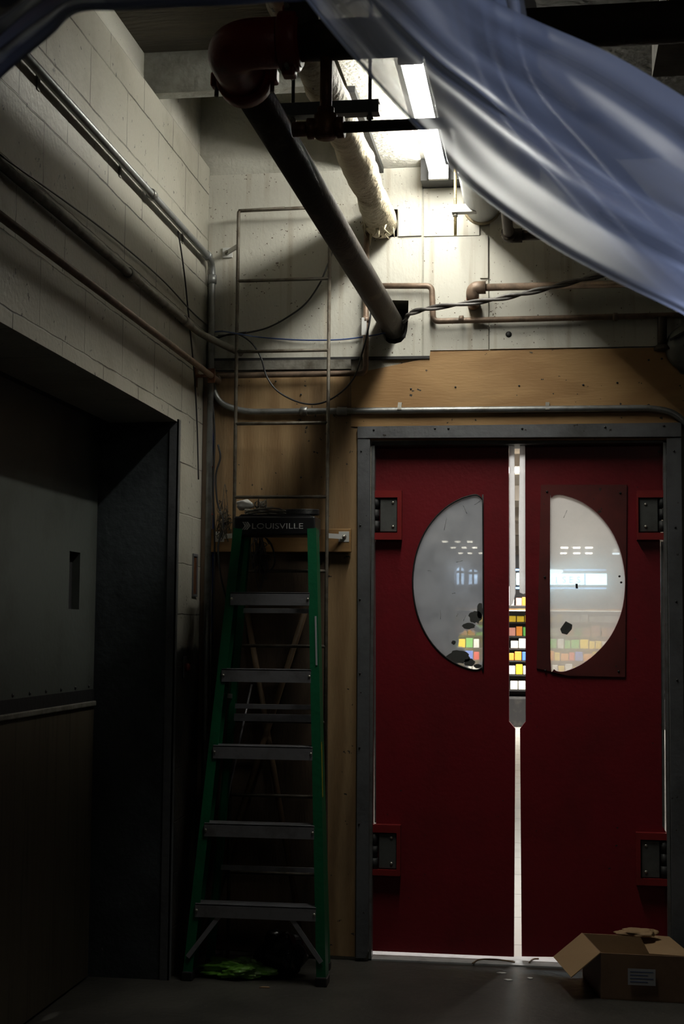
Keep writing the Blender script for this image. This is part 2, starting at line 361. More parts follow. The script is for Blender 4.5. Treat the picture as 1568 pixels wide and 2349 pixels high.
def pane(name, haze, hc, clear):
    """scratched polycarbonate; clear: list of (x, z, radius) where the haze film is torn off"""
    m, n = nt(name); o = N(n, 'ShaderNodeOutputMaterial'); tc = N(n, 'ShaderNodeTexCoord')
    t = N(n, 'ShaderNodeBsdfTransparent'); t.inputs[0].default_value = (.93,.95,.97,1)
    rf = N(n, 'ShaderNodeBsdfRefraction', Roughness=.35, IOR=1.15)
    df = N(n, 'ShaderNodeBsdfDiffuse'); df.inputs[0].default_value = c4(hc); tl = N(n, 'ShaderNodeBsdfTranslucent'); tl.inputs[0].default_value = c4(hc)
    g = N(n, 'ShaderNodeBsdfGlossy', Roughness=.1)
    no = N(n, 'ShaderNodeTexNoise', Scale=9.0, Detail=8.0, Roughness=.7); L(n, tc, 'Object', no, 0)
    h = ramp(n, no, 0, .3, .7); h.inputs['To Min'].default_value = haze*.78; h.inputs['To Max'].default_value = min(1, haze*1.15)
    sm = N(n, 'ShaderNodeMapping'); sm.inputs['Scale'].default_value = (60,1,9); sm.inputs['Rotation'].default_value = (0,.5,0); L(n, tc, 'Object', sm, 0)
    sn = N(n, 'ShaderNodeTexNoise', Scale=1.0, Detail=1.0); L(n, sm, 0, sn, 0); sf = ramp(n, sn, 0, .76, .79)
    hs = N(n, 'ShaderNodeMath', operation='MAXIMUM', use_clamp=True); L(n, h, 0, hs, 0); L(n, sf, 0, hs, 1)
    cur = hs; dk = None
    if clear:
        n5 = N(n, 'ShaderNodeTexNoise', Scale=16.0, Detail=6.0, Roughness=.7); L(n, tc, 'Object', n5, 0)
        for (x, z, r) in clear:
            sp = N(n, 'ShaderNodeVectorMath', operation='DISTANCE'); L(n, tc, 'Object', sp, 0); sp.inputs[1].default_value = (x, 0, z)
            # distance in the pane plane (object y is ~0)
            q = N(n, 'ShaderNodeMath', operation='MULTIPLY_ADD'); L(n, n5, 0, q, 0); q.inputs[1].default_value = .07; L(n, sp, 'Value', q, 2)
            rr = ramp(n, q, 0, r+.032, r+.037)
            k = N(n, 'ShaderNodeMath', operation='MULTIPLY'); L(n, cur, 0, k, 0); L(n, rr, 0, k, 1)
            k2 = N(n, 'ShaderNodeMath', operation='MAXIMUM'); L(n, k, 0, k2, 0); k2.inputs[1].default_value = .06; cur = k2
    m1 = N(n, 'ShaderNodeMixShader'); m1.inputs[0].default_value = .3; L(n, t, 0, m1, 1); L(n, rf, 0, m1, 2)
    m2 = N(n, 'ShaderNodeMixShader'); m2.inputs[0].default_value = .6; L(n, df, 0, m2, 1); L(n, tl, 0, m2, 2)
    m3 = N(n, 'ShaderNodeMixShader'); L(n, cur, 0, m3, 0); L(n, m1, 0, m3, 1); L(n, m2, 0, m3, 2)
    fr = N(n, 'ShaderNodeMixShader'); fr.inputs[0].default_value = .04; L(n, m3, 0, fr, 1); L(n, g, 0, fr, 2); L(n, fr, 0, o, 0)
    return m
# ------------------------------------------------------------------ room shell
XL = W(478, 590).x; YR = PX(408, 968, XL).y; ZH = 2.176; XG = XL-.315
ZJ = 3.364; YB = -.884; ZC = 3.523; ZS = 3.333; XS = -.526; ZS2 = 3.334; XR = 3.2; YBK = -9.5
# floor
struct('floor', MB().box((-4, YBK, -.12), (XR, .105, 0)), T['floor'])
# left wall: header above the freight opening, pier, recess behind it
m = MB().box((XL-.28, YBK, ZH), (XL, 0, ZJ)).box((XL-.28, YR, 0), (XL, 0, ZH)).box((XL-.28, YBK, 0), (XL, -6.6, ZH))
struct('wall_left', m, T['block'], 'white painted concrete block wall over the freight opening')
struct('trim_1', MB().box((XL-.3, YBK, ZJ+.012), (XL-.045, 0, 3.9)), T['wallb'], 'smooth concrete band above the block wall')
struct('trim_2', MB().box((XL-.2, YBK, ZJ), (XL-.008, 0, ZJ+.012)), T['dark'], 'black strip drawn for the shadow line on top of the block wall')  # black strip in place of the shade along the recessed ledge
# return of the opening (steel plate) + corner angle
struct('trim_3', MB().box((XG-.05, YR-.006, 0), (XL-.001, YR, ZH)), T['jamb'], 'scuffed steel side plate of the freight opening')
a = MB(); a.box((XL-.03, YR-.012, 0), (XL+.006, YR-.006, ZH+.01)); a.box((XL, YR-.012, 0), (XL+.006, YR+.022, ZH+.01))
struct('trim_4', a, T['steel'], 'steel corner angle on the opening edge')
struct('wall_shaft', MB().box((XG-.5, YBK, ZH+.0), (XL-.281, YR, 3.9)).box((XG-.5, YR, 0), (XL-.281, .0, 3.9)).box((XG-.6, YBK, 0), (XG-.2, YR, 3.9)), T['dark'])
# freight gate
zt = 1.12
def GZ(px, py): p = PX(px, py, XG); return p.y, p.z
g = empty('door_3', (XG, -2, 0), 'dark freight elevator gate with upper metal panel and lower board', None, None, 'structure')
ye = YR-.03
zb = PX(215, 1580, XG).z; zl = PX(215, 1607, XG).z
s0 = GZ(160, 1264); s1 = GZ(181, 1398)
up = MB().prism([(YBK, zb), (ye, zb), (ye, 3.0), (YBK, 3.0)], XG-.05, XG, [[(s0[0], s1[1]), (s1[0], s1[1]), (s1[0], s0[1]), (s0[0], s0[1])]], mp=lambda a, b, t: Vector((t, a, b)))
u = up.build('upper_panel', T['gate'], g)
MB().box((XG-.045, s0[0]-.01, s1[1]-.01), (XG-.03, s1[0]+.01, s0[1]+.01)).build('vision_slot', T['dark'], u)
for k in range(12):
    y = ye-.06-k*.16
    MB().lathe((XG, y, zb+.012), (1,0,0), [(.007, 0), (.006, .003), (.002, .005)], 8).build('screw', T['screwd'], u)
MB().box((XG-.06, YBK, zl), (XG+.004, ye, zb)).build('rubber_seal', T['dark'], g)
lo = MB().box((XG-.04, YBK, 0.01), (XG+.004, ye, zl-.02)).build('lower_panel', T['gatel'], g)
MB().box((XG-.04, YBK, zl-.02), (XG+.014, ye, zl), .004).build('top_rail', T['galvd'], lo)
# back wall
zf = .0; dl = W(850, 1400).x; dr = W(1531, 1400).x; dz = 2.152
hole1 = [xz(*p) for p in [(898,688),(937,692),(936,740),(899,742)]]
ho = [xz(905+31*math.cos(a*PI/10), 757+34*math.sin(a*PI/10)) for a in range(20)]
# union of the square and the round hole, traced as one outline
hu = [xz(*p) for p in [(900,690),(937,691),(936,738),(934,760),(930,775),(920,786),(906,790),(892,788),(882,780),(876,768),(874,752),(880,738),(899,728)]]
hi = [xz(*p) for p in [(846,480),(912,482),(911,545),(846,548)]]
outer = [(XL-.3, 0), (dl, 0), (dl, dz), (dr, dz), (dr, 0), (XR, 0), (XR, 3.95), (XL-.3, 3.95)]
struct('wall_back', MB().prism(outer, 0, .16, [hu, hi]), T['wallb'])
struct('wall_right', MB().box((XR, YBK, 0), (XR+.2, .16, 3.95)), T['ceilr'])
struct('wall_cavity', MB().box((-1.5, .161, 2.3), (.3, .18, 3.9)), T['dark'])
# ceilings
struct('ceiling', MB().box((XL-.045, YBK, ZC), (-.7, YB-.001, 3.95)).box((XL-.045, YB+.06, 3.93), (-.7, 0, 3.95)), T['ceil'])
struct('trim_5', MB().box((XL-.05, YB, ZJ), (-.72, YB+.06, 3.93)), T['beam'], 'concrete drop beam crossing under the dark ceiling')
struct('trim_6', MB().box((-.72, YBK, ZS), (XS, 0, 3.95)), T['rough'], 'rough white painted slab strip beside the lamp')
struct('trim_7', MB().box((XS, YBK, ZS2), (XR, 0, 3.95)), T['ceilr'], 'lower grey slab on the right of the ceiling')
struct('trim_12', MB().box((XS, -.11, 3.24), (-.18, 0, ZS2)), T['dark'], 'grey ledger block where the slab meets the wall by the lamp')
for i, x in enumerate([.35, .95, 1.6, 2.2]):
    struct('trim_%d' % (8+i), MB().box((x, YBK, ZS2-.12), (x+.16, -1.2-.0, ZS2)), T['ceilr'], 'ceiling rib on the right side')
# black strip standing in for the shaded slot in the slab
q0, q1 = PZ(805, 197, ZS), PZ(874, 384, ZS)
tag(MB().obox((q0.x, q0.y, ZS-.012), (q1.x-.004, -.02, ZS-.012), .028, .024).build('slot_strip', T['dark']), 'black strip standing in for the slot in the bright rough slab', 'strip')

# painted boards on the back wall
def board(name, pts, label, matk='board', th=.012, holes=(), cat_='panel', y0=0, group=None):
    o = MB().prism([xz(*p) for p in pts], y0-th, y0-.0005, holes).build(name, T[matk], loc=None)
    return tag(o, label, cat_, group)
board('painted_board', [(479,405),(968,385),(968,819),(480,824)], 'large white painted panel behind the wall ladder', holes=[hu, hi])
board('painted_board', [(972,434),(1099,431),(1099,541),(972,543)], 'small white panel directly under the lamp end', th=.009)
board('painted_board', [(972,546),(1099,543),(1119,543),(1120,803),(987,805),(987,818),(972,819)], 'tall narrow white panel between the two pipe runs', th=.011)
board('painted_board', [(1123,430),(1900,400),(1900,789),(1123,802)], 'shadowed white panel right of the pipe elbow, above plywood', th=.013)
board('painted_batten', [(1101,542),(1119,542),(1119,640),(1101,640)], 'short white batten left of the black pipe elbow', th=.018, cat_='batten')
board('patch_board', [(914,482),(967,481),(967,543),(914,545)], 'small square white patch beside the insulated pipe end', th=.02, cat_='patch')
# plywood
board('plywood_sheet', [(837,853),(985,822),(987,808),(1520,799),(1560,860),(1900,860),(1900,960),(1562,970),(1562,1010),(1526,1010),(848,1010),(822,980),(806,980),(806,853)], 'honey coloured plywood header board above the red doors', 'ply', .014)
board('plywood_sheet', [(481,855),(804,853),(806,982),(824,984),(822,2194),(478,2175)], 'tall water stained plywood sheet behind the ladders', 'plyv', .010)
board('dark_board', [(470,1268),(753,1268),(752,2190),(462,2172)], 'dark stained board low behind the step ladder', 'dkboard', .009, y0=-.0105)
board('metal_raceway', [(480,830),(806,826),(806,848),(480,851)], 'pale metal trim strip above the tall plywood', 'galvd', .02, cat_='trim')
tag(MB().obox(W(479,826,-.014), W(985,820,-.014), .012, .012).build('dark_batten', T['dark']), 'thin black strip along the bottom of the white panel', 'strip')
tag(MB().box((W(467,1240).x, -.05, W(640,1268).z), (W(808,1240).x, -.021, W(640,1215).z), .003).build('timber_ledger', T['timber']), 'horizontal timber ledger behind the step ladder top', 'board')
tag(MB().box((XL+.001, -.06, 0), (XL+.03, -.0, 2.45), .003).build('corner_batten', T['dkboard']), 'dark wooden batten standing in the corner of the walls', 'batten')
for px, py in [(942,892),(1044,888),(1190,885),(1337,883),(632,875),(690,905),(690,1095),(1415,878),(1487,826),(1517,823)]:
    tag(MB().lathe(W(px, py, -.0145), (0,-1,0), [(.0045, 0), (.004, .002), (.001, .003)], 8).build('nail_head', T['screwd']),
        'dark nail head sunk in the plywood', 'nail', 'nail heads in the plywood')
tag(MB().lathe(W(1166,767,-.013), (0,-1,0), [(.013, 0), (.013, .0015), (.002, .002)], 14).build('cover_plug', T['screwd']), 'small black round plug in the white panel above the doors', 'plug')

# ------------------------------------------------------------------ door frame
fr = empty('trim_20', (0, 0, 0), 'grey steel frame around the red double doors', None, None, 'structure')
def strip(name, pts, y0, y1, mt, par): return MB().prism([xz(*p) for p in pts], y0, y1).build(name, mt, par)
lj = strip('left_jamb', [(822,1006),(850,1010),(849,1500),(846,2181),(840,2194),(818,2194),(822,1500)], -.03, .0, T['steel'], fr)
rj = strip('right_jamb', [(1527,1008),(1560,1006),(1570,2212),(1540,2212),(1534,1500)], -.03, .0, T['steel'], fr)
hd = strip('head_plate', [(822,981),(1560,972),(1560,1004),(822,1007)], -.034, .0, T['steel'], fr)
MB().box((dl-.001, .0, 2.135), (dr, .16, 2.152)).build('head_soffit', T['hinge'], fr)
MB().box((dl-.002, 0, 0), (dl+.012, .05, 2.14)).build('inner_jamb', T['galv'], fr)
MB().box((dr-.012, 0, 0), (dr+.002, .05, 2.14)).build('inner_jamb', T['galv'], fr)
for px, py, p in [(828,1035,lj),(826,1205,lj),(825,1375,lj),(825,1545,lj),(824,1715,lj),(823,1890,lj),(1545,1035,rj),(1548,1210,rj),(1550,1380,rj),(1552,1560,rj)]:
    MB().lathe(W(px, py, -.03), (0,-1,0), [(.0045, 0), (.0035, .003), (.001, .004)], 8).build('rivet', T['screwd'], p)
for px, py in [(857,986),(997,983),(1028,983),(1197,983),(1387,980),(1522,977)]:
    MB().lathe(W(px, py, -.034), (0,-1,0), [(.005, 0), (.004, .003), (.001, .004)], 8).build('rivet', T['screwd'], hd)
struct('trim_21', MB().box((dl, -.0, -.02), (dr, .16, .006)), T['sill'], 'pale concrete threshold under the red doors')

# ------------------------------------------------------------------ red doors
YD = .06; TD = .038
winL = cat([W(*p, YD) for p in [(1107,1165),(1105,1146),(1094,1136),(1078,1137),(1050,1147),(1020,1166),(990,1197),(967,1235),(952,1280),(946,1330),(950,1380),(962,1425),(983,1466),(1010,1498),(1040,1520),(1070,1533),(1092,1537),(1104,1531),(1108,1510)]], 3, True)
winR = cat([W(*p, YD) for p in [(1261,1160),(1264,1142),(1277,1135),(1300,1138),(1335,1152),(1370,1178),(1400,1215),(1420,1258),(1430,1300),(1433,1340),(1428,1390),(1415,1430),(1394,1468),(1365,1500),(1335,1523),(1305,1537),(1285,1541),(1270,1535),(1262,1510)]], 3, True)
wl = [(p.x, p.z) for p in winL]; wr = [(p.x, p.z) for p in winR]
def door(idx, outline, win, label):
    e = empty('door_%d' % idx, (W(outline[0][0], 1500, YD).x, YD, .02), label, None, None, 'structure')
    p = MB().prism([xz(*q, YD) for q in outline], YD, YD+TD, [win]).build('door_panel', T['red'], e)
    return e, p
d1, p1 = door(1, [(858,1018),(1166,1017),(1167,1655),(1181,1672),(1178,2195),(846,2181),(847,1900),(862,1896),(861,1235),(858,1225)], wl, 'left red swing door with a half round window and torn film')
d2, p2 = door(2, [(1521,1014),(1521,1130),(1513,1240),(1518,1895),(1534,1920),(1535,2200),(1196,2194),(1192,1672),(1205,1655),(1204,1017)], wr, 'right red swing door with a patched half round window')
def rim(win, e):
    pts = [Vector((x, YD-.001, z)) for x, z in win]
    MB().tube(pts, .0035, 6, closed=True).build('window_rim', T['dark'], e)
rim(wl, d1)
def shrink(w, k):
    cx = sum(p[0] for p in w)/len(w); cz = sum(p[1] for p in w)/len(w)
    return [(cx+(x-cx)*k, cz+(z-cz)*k) for x, z in w]
t1 = W(1100,1480,YD); t2 = W(1075,1470,YD); t3 = W(1105,1425,YD); t4 = W(1085,1535,YD); t5 = W(1085,1505,YD)
o1 = ORG[d1.name]
T['paneL'] = pane('hazed_window', .8, (.3,.31,.325), [(t.x-o1.x, t.z-o1.z, r) for t, r in ((t1,.055),(t5,.045),(t2,.045),(t3,.03),(t4,.03))])
T['paneR'] = pane('clearer_window', .52, (.62,.6,.57), [])
MB().prism(shrink(wl, 1.015), YD+.014, YD+.02).build('window_pane', T['paneL'], d1)
MB().prism(shrink(wr, 1.015), YD+.014, YD+.02).build('window_pane', T['paneR'], d2)
bp = [xz(*q, YD-.006) for q in [(1240,1112),(1437,1112),(1433,1553),(1300,1550),(1262,1540),(1230,1533)]]
plate = MB().prism(bp, YD-.007, YD-.0005, [wr]).build('backing_plate', T['redp'], d2)
for px, py in [(1254,1128),(1422,1131),(1249,1324),(1420,1322),(1424,1336),(1250,1538),(1418,1540)]:
    MB().lathe(W(px, py, YD-.007), (0,-1,0), [(.005, 0), (.004, .003), (.001, .004)], 8).build('bolt', T['screwd'], plate)
# scraps on the panes
def scrap(px, py, pts, mt, nm, par):
    MB().prism([xz(px+a, py+b, YD+.012) for a, b in pts], YD+.0125, YD+.0138).build(nm, mt, par)
scrap(1300,1441,[(-3,-16),(12,-8),(11,2),(0,15),(-12,12),(-16,2)], T['hinge'], 'sticker_scrap', d2)
scrap(1322,1345,[(-3,-6),(2,-6),(3,5),(-2,5)], T['dark'], 'sticker_scrap', d2)
rs = random.Random(5)
def blob(px, py, rx, ry, n=22):
    return [(rx*math.cos(2*PI*i/n)*(rs.uniform(.8,1.15)), ry*math.sin(2*PI*i/n)*(rs.uniform(.8,1.15))) for i in range(n)]
for px, py, rx, ry in [(1050,1508,27,15),(1076,1520,14,9),(1090,1416,16,14),(1074,1436,15,7),(1100,1400,7,20),(1040,1474,5,5),(1095,1528,9,5)]:
    scrap(px, py, blob(px, py, rx, ry), T['hinge'], 'film_residue', d1)
for x0, y0, x1, y1 in [(1024,1188,1018,1216),(1068,1412,1062,1424),(1050,1408,1046,1414),(980,1309,988,1309),(1046,1290,1060,1286),(1100,1150,1088,1158),(1010,1400,1010,1420),(1062,1160,1070,1178),(1036,1362,1044,1360),(1300,1170,1292,1188)]:
    MB().cyl(W(x0, y0, YD+.013), W(x1, y1, YD+.013), .0011, 6).build('scratch_mark', T['seal'], d1 if x0 < 1180 else d2)
# centre seals: vinyl flaps on each inner edge, upper part only
strip('edge_seal', [(1166,1018),(1178.5,1018),(1179.5,1150),(1181,1300),(1181,1360),(1174,1385),(1167,1392)], YD+.006, YD+.010, T['seal'], d1)
strip('edge_seal', [(1191,1018),(1204,1018),(1204.5,1360),(1199,1362),(1190,1358),(1188,1200)], YD+.006, YD+.010, T['seal'], d2)
for side, e in ((0, d1), (1, d2)):
    x0, x1 = ((853, 860) if side == 0 else (1518, 1526))
    ysq = ((1240,1892) if side == 0 else (1240,1915))
    strip('side_gasket', [(x0, ysq[0]), (x1-1, ysq[0]), (x1+1, ysq[1]), (x0+1, ysq[1])], YD+.004, YD+.03, T['galv'], e)
def hinge(e, gd, pl, kn, bolts):
    x0,y0,x1,y1 = gd
    def rc(r, ya, yb, nm, mt, par, bev=.003):
        a = W(r[0], r[3], ya); b = W(r[2], r[1], ya)
        return MB().box((a.x, ya, a.z), (b.x, yb, b.z), bev).build(nm, mt, par)
    gm = MB(); a = W(x0, y1, YD-.03); b = W(x1, y0, YD-.03); ya, yb = YD-.035, YD-.0005
    out = [(a.x, a.z), (b.x, a.z), (b.x, b.z), (a.x, b.z)]
    pa = W(min(pl[0],kn[0])-1, pl[3]+2, ya); pb = W(max(pl[2],kn[2])+1, pl[1]-2, ya)
    hx0, hx1 = max(pa.x, a.x+.002), min(pb.x, b.x-.002)
    hh = [(hx0, pa.z), (hx1, pa.z), (hx1, pb.z), (hx0, pb.z)]
    gm.prism(out, ya, yb, [hh]); g_ = gm.build('hinge_guard', T['redb'], e)
    p_ = rc(pl, YD-.026, YD-.0005, 'hinge_plate', T['hinge'], e)
    k = MB(); c0 = W((kn[0]+kn[2])/2, kn[3], YD-.02); c1 = W((kn[0]+kn[2])/2, kn[1], YD-.02); rr = abs(W(kn[2],1500,YD-.02).x-W(kn[0],1500,YD-.02).x)/2
    k.cyl((c0.x, YD-.016, c0.z), (c0.x, YD-.016, c0.z+(c1.z-c0.z)*.32), min(rr, .016), 14)
    k.cyl((c0.x, YD-.016, c0.z+(c1.z-c0.z)*.35), (c0.x, YD-.016, c0.z+(c1.z-c0.z)*.66), min(rr, .0145), 14)
    k.cyl((c0.x, YD-.016, c0.z+(c1.z-c0.z)*.69), (c0.x, YD-.016, c1.z), min(rr, .016), 14)
    k.build('hinge_knuckle', T['dark'], e)
    for b_ in bolts:
        MB().lathe(W(*b_, YD-.026), (0,-1,0), [(.0065, 0), (.006, .003), (.002, .0045)], 10).build('bolt', T['screw'], p_)
hinge(d1, (852,1125,921,1238), (871,1143,910,1220), (853,1143,870,1220), [(901,1153),(901,1208)])
hinge(d2, (1460,1125,1530,1238), (1465,1143,1508,1220), (1509,1141,1528,1220), [(1480,1157),(1480,1208)])
hinge(d1, (847,1893,918,2007), (868,1913,908,1992), (848,1912,867,1994), [(897,1922),(897,1981)])
hinge(d2, (1459,1912,1534,2030), (1470,1930,1512,2013), (1513,1930,1534,2014), [(1481,1940),(1481,2000)])

# ------------------------------------------------------------------ pipes
def clampring(c, d, r, w, mt, name, par): 
    return MB().lathe(Vector(c)-Vector(d).normalized()*w/2, d, [(r*.93, 0), (r, .004), (r, w-.004), (r*.93, w)], 28).build(name, mt, par)
wall_pt = W(903, 752, .08); wall_pt2 = W(903, 754, 0)
E = PD(515, 104, 3.47)
mp_ = empty('fire_main_pipe', wall_pt2, 'long black iron main pipe from the wall hole up to a red elbow', 'pipe')
dd = (wall_pt-E).normalized(); RP = .051
MB().tube([E+dd*.16, wall_pt], RP, 32).build('diagonal_pipe', T['pipe'], mp_)
Rr = Vector((1,0,0)); far = Vector((XR, E.y, E.z))
MB().tube([E+Rr*.16, far], RP, 32).build('cross_pipe', T['pipe'], mp_)
el = MB().tube(rpath([E+dd*.2, E, E+Rr*.2], .15, 12), .064, 32).build('elbow', T['redfit'], mp_)
for c, d in ((E+dd*.19, dd), (E+Rr*.17, Rr)):
    rg = clampring(c, d, .076, .05, T['redfit'], 'coupling', mp_)
    s_ = d.cross(Vector((0,0,1))).normalized(); u_ = s_.cross(d).normalized()
    for sg in (-1, 1):
        q = c+(s_ if d is dd else u_)*sg*.078
        MB().obox(q-(u_ if d is dd else s_)*.02, q+(u_ if d is dd else s_)*.02, .03, .035, d, .006).build('clamp_lug', T['redfit'], rg)
        MB().cyl(q-(u_ if d is dd else s_)*.045, q+(u_ if d is dd else s_)*.045, .006, 8).build('bolt', T['galvd'], rg)
clampring(E+dd*.245, dd, .0535, .012, T['hinge'], 'gasket_ring', mp_)
# outlet saddle and stub up
q = PD(690, 52, 3.47); q = Vector((q.x, E.y, E.z))
MB().tube([q+Vector((0,0,.02)), q+Vector((0,0,.10)), q+Vector((0,0,.104)), q+Vector((0,0,.15))], [.045,.045,.036,.036], 24).build('branch_outlet', T['pipe'], mp_)
MB().cyl(q+Vector((0,0,.13)), (q.x, q.y, ZC+.02), .024, 20).build('riser', T['pipe'], mp_)
# small rusty drop and branch
v0 = PD(748, 140, 3.47); v0 = Vector((v0.x, E.y, E.z)); tee = PD(745, 294, 3.47); tee = Vector((v0.x, E.y, tee.z))
sb = empty('branch_pipe', tee, 'thin black branch pipe with a rusty tee under the main', 'pipe')
MB().tube([v0-Vector((0,0,.045)), tee+Vector((0,0,.02))], .0155, 18).build('drop_pipe', T['rust'], sb)
MB().lathe(tee+Vector((0,0,.055)), (0,0,-1), [(.017,0),(.022,.004),(.022,.016),(.03,.022),(.03,.075),(.024,.082)], 20).build('tee_body', T['rust'], sb)
MB().tube([tee-Rr*.046, tee-Rr*.03, tee-Rr*.029, tee+Rr*.029, tee+Rr*.03, tee+Rr*.048], [.027,.027,.023,.023,.027,.027], 20).build('tee_collar', T['rust'], sb)
MB().tube([tee-Rr*.045, tee-Rr*.085], [.019,.019], 18).build('plug', T['rust'], sb)
MB().tube([tee+Rr*.04, Vector((XR, tee.y, tee.z))], .0145, 18).build('branch_run', T['pipe'], sb)
# unistrut on rods
s0_, s1_ = PD(640, 252, 4.15), PD(868, 246, 4.15)
st = empty('strut_hanger', s0_, 'short grey strut channel on two hanger rods behind the rusty tee', 'hanger')
m = MB(); a_, b_ = s0_, Vector((s1_.x, s0_.y, s0_.z))
m.box((a_.x, a_.y-.002, a_.z-.02), (b_.x, a_.y, b_.z+.02)); m.box((a_.x, a_.y, a_.z+.018), (b_.x, a_.y+.04, b_.z+.02)); m.box((a_.x, a_.y, a_.z-.02), (b_.x, a_.y+.04, b_.z-.018))
m.build('channel', T['jamb'], st)
for px in (669, 846):
    p = PD(px, 246, 4.15); MB().cyl((p.x, a_.y+.02, a_.z-.05), (p.x, a_.y+.02, ZS+.03 if px > 800 else 3.93), .0055, 10).build('rod', T['screwd'], st)
    MB().lathe((p.x, a_.y+.02, a_.z-.034), (0,0,1), [(.011,0),(.011,.01)], 6).build('nut', T['galvd'], st)
# insulated pipe, ragged wall end
iw = W(876, 517, 0); iz = iw.z; ix = iw.x
ip = empty('insulated_pipe', (ix, -.5, iz), 'lumpy cream insulated pipe with a torn end at the wall', 'pipe')
pts = []; rr = []
for i in range(60):
    t = i/59; y = -.03-t*4.0
    pts.append(Vector((ix-.0+.004*math.sin(t*9), y, iz+.004*math.sin(t*13)))); rr.append(.0615+.0035*math.sin(t*41)+.002*math.sin(t*97)+(.006 if i < 3 else 0))
m = MB().tube(pts, rr, 28)
for v in m.v:
    nz = noise.noise(Vector(v)*14); v += (v-Vector((ix, v.y, iz))).normalized()*nz*.007
m.build('insulation', T['insul'], ip)
MB().cyl((ix, .15, iz), (ix, -.1, iz), .03, 16).build('bare_pipe', T['rust'], ip)
fm = MB()
for k in range(26):
    a = rs.uniform(PI*.75, PI*2.3); p0 = Vector((ix+.058*math.cos(a), -.04-rs.uniform(0,.16), iz+.058*math.sin(a)))
    l = rs.uniform(.02,.07); fm.tube([p0, p0+Vector((rs.uniform(-.012,.012), rs.uniform(-.01,.01), -l*.6)), p0+Vector((rs.uniform(-.02,.02), 0, -l))], [.006, .004, .0015], 6)
tag(fm.build('torn_fibre', T['insul'], ip), None, None, None, 'stuff')
# white jacketed pipes by the lamp
jw = W(1106, 474, 0)
jp = empty('white_jacketed_pipe', (jw.x, -.4, jw.z), 'fat white jacketed pipe entering the wall right of the lamp', 'pipe')
MB().tube([(jw.x, .0, jw.z), (jw.x, -1.1, jw.z), (jw.x, -1.104, jw.z), (jw.x, -1.13, jw.z), (jw.x, -1.134, jw.z), (jw.x, -5, jw.z)], [.074,.074,.077,.077,.074,.074], 36).build('jacket', T['pvc'], jp)
MB().lathe((jw.x, -.001, jw.z), (0,-1,0), [(.083,0),(.083,.012),(.076,.02)], 36).build('end_collar', T['insul'], jp)
kx = PD(1053, 372, 5.42)
tag(MB().tube(rpath([(kx.x, kx.y+.0, 3.6), (kx.x, kx.y, kx.z), (kx.x, kx.y-2.0, kx.z)], .08, 10), .046, 28).build('white_elbow_pipe', T['pvc']), 'smaller white pipe bending into the ceiling beside the lamp', 'pipe')
tr = W(1044, 430, -.16); tr2 = W(1043, 540, -.16)
th = empty('threaded_rod_hanger', tr2, 'thin brassy threaded rod with small white strut left of fat white pipe', 'hanger')
MB().cyl((tr.x, -.16, ZS2+.01), (tr.x, -.16, tr2.z), .006, 12).build('rod', T['brass'], th)
c = W(1036, 481, -.16); d = W(1075, 479, -.16)
MB().box((c.x, -.18, c.z-.017), (d.x+.03, -.14, c.z+.017), .002).build('strut', T['white'], th)
MB().lathe((tr.x, -.16, c.z-.03), (0,0,1), [(.011,0),(.011,.011)], 6).build('nut', T['galvd'], th)
# black elbow pipe right of the jacketed pipe
b0 = PD(1150, 440, 4.9); b1 = PD(1166, 541, 5.72); b2 = Vector((XR, b1.y, b1.z))
bpz = empty('black_elbow_pipe', b1, 'black pipe turning right at an elbow beside the fat white pipe', 'pipe')
MB().tube([Vector((b1.x, b1.y-2.2, b1.z)), b1+Vector((0,-.03,0))], .021, 22).build('depth_run', T['pipe'], bpz)
MB().tube(rpath([b1+Vector((0,-.05,0)), b1, b1+Vector((.055,0,0))], .04, 8), .029, 22).build('elbow', T['pipe'], bpz)
MB().tube([b1+Vector((.05,0,0)), b2], .021, 22).build('side_run', T['pipe'], bpz)
gz_ = PD(1215, 500, 5.3)
tag(MB().tube(rpath([(gz_.x, gz_.y-1.8, gz_.z+.015),(gz_.x, gz_.y, gz_.z+.015),(gz_.x+.4, gz_.y, gz_.z+.015)], .05), .04, 24).build('white_branch_pipe', T['pvc']), 'white pipe half hidden behind the sheet over the black pipe', 'pipe')

def conduit(name, pts, r, mt, label, cat_='conduit', bend=.05, coup=(), coupm=None, seg=14):
    e = empty(name, pts[len(pts)//2], label, cat_)
    MB().tube(rpath(pts, bend, 8), r, seg).build('tube', mt, e)
    for a, b in coup:
        a, b = Vector(a), Vector(b); MB().tube([a, a+(b-a)*.06, a+(b-a)*.94, b], [r*1.1, r*1.35, r*1.35, r*1.1], seg).build('coupling', coupm or mt, e)
    return e
# left wall conduit -> corner -> down
xo = XL+.03
c0 = PX(65, 135, xo); c1 = PX(462, 572, xo); dirc = (c1-c0); cz = c0.z
cs = [Vector((xo, c0.y-2.5, cz)), Vector((xo, -.13, cz)), Vector((xo+.022, -.075, cz-.03))]
zz = W(475, 600, -.04)
cA = Vector((xo, c0.y-2.5, c0.z)); cB = Vector((xo, -.05, c0.z))
cd = conduit('galvanized_conduit', [cA, cB, Vector((xo, -.05, .25))], .0145, T['galv'], 'galvanized conduit running the left wall then down the corner', bend=.06,
             coup=[((xo,-.05,c0.z-.10),(xo,-.05,c0.z-.06)), ((xo,-.16,c0.z),(xo,-.12,c0.z)), ((xo,-1.02,c0.z),(xo,-.98,c0.z))])
for y in (-.45, -1.3, -2.1):
    MB().obox((XL+.002, y, c0.z+.02), (XL+.002, y, c0.z-.03), .02, .004, (1,0,0)).build('strap', T['galvd'], cd)
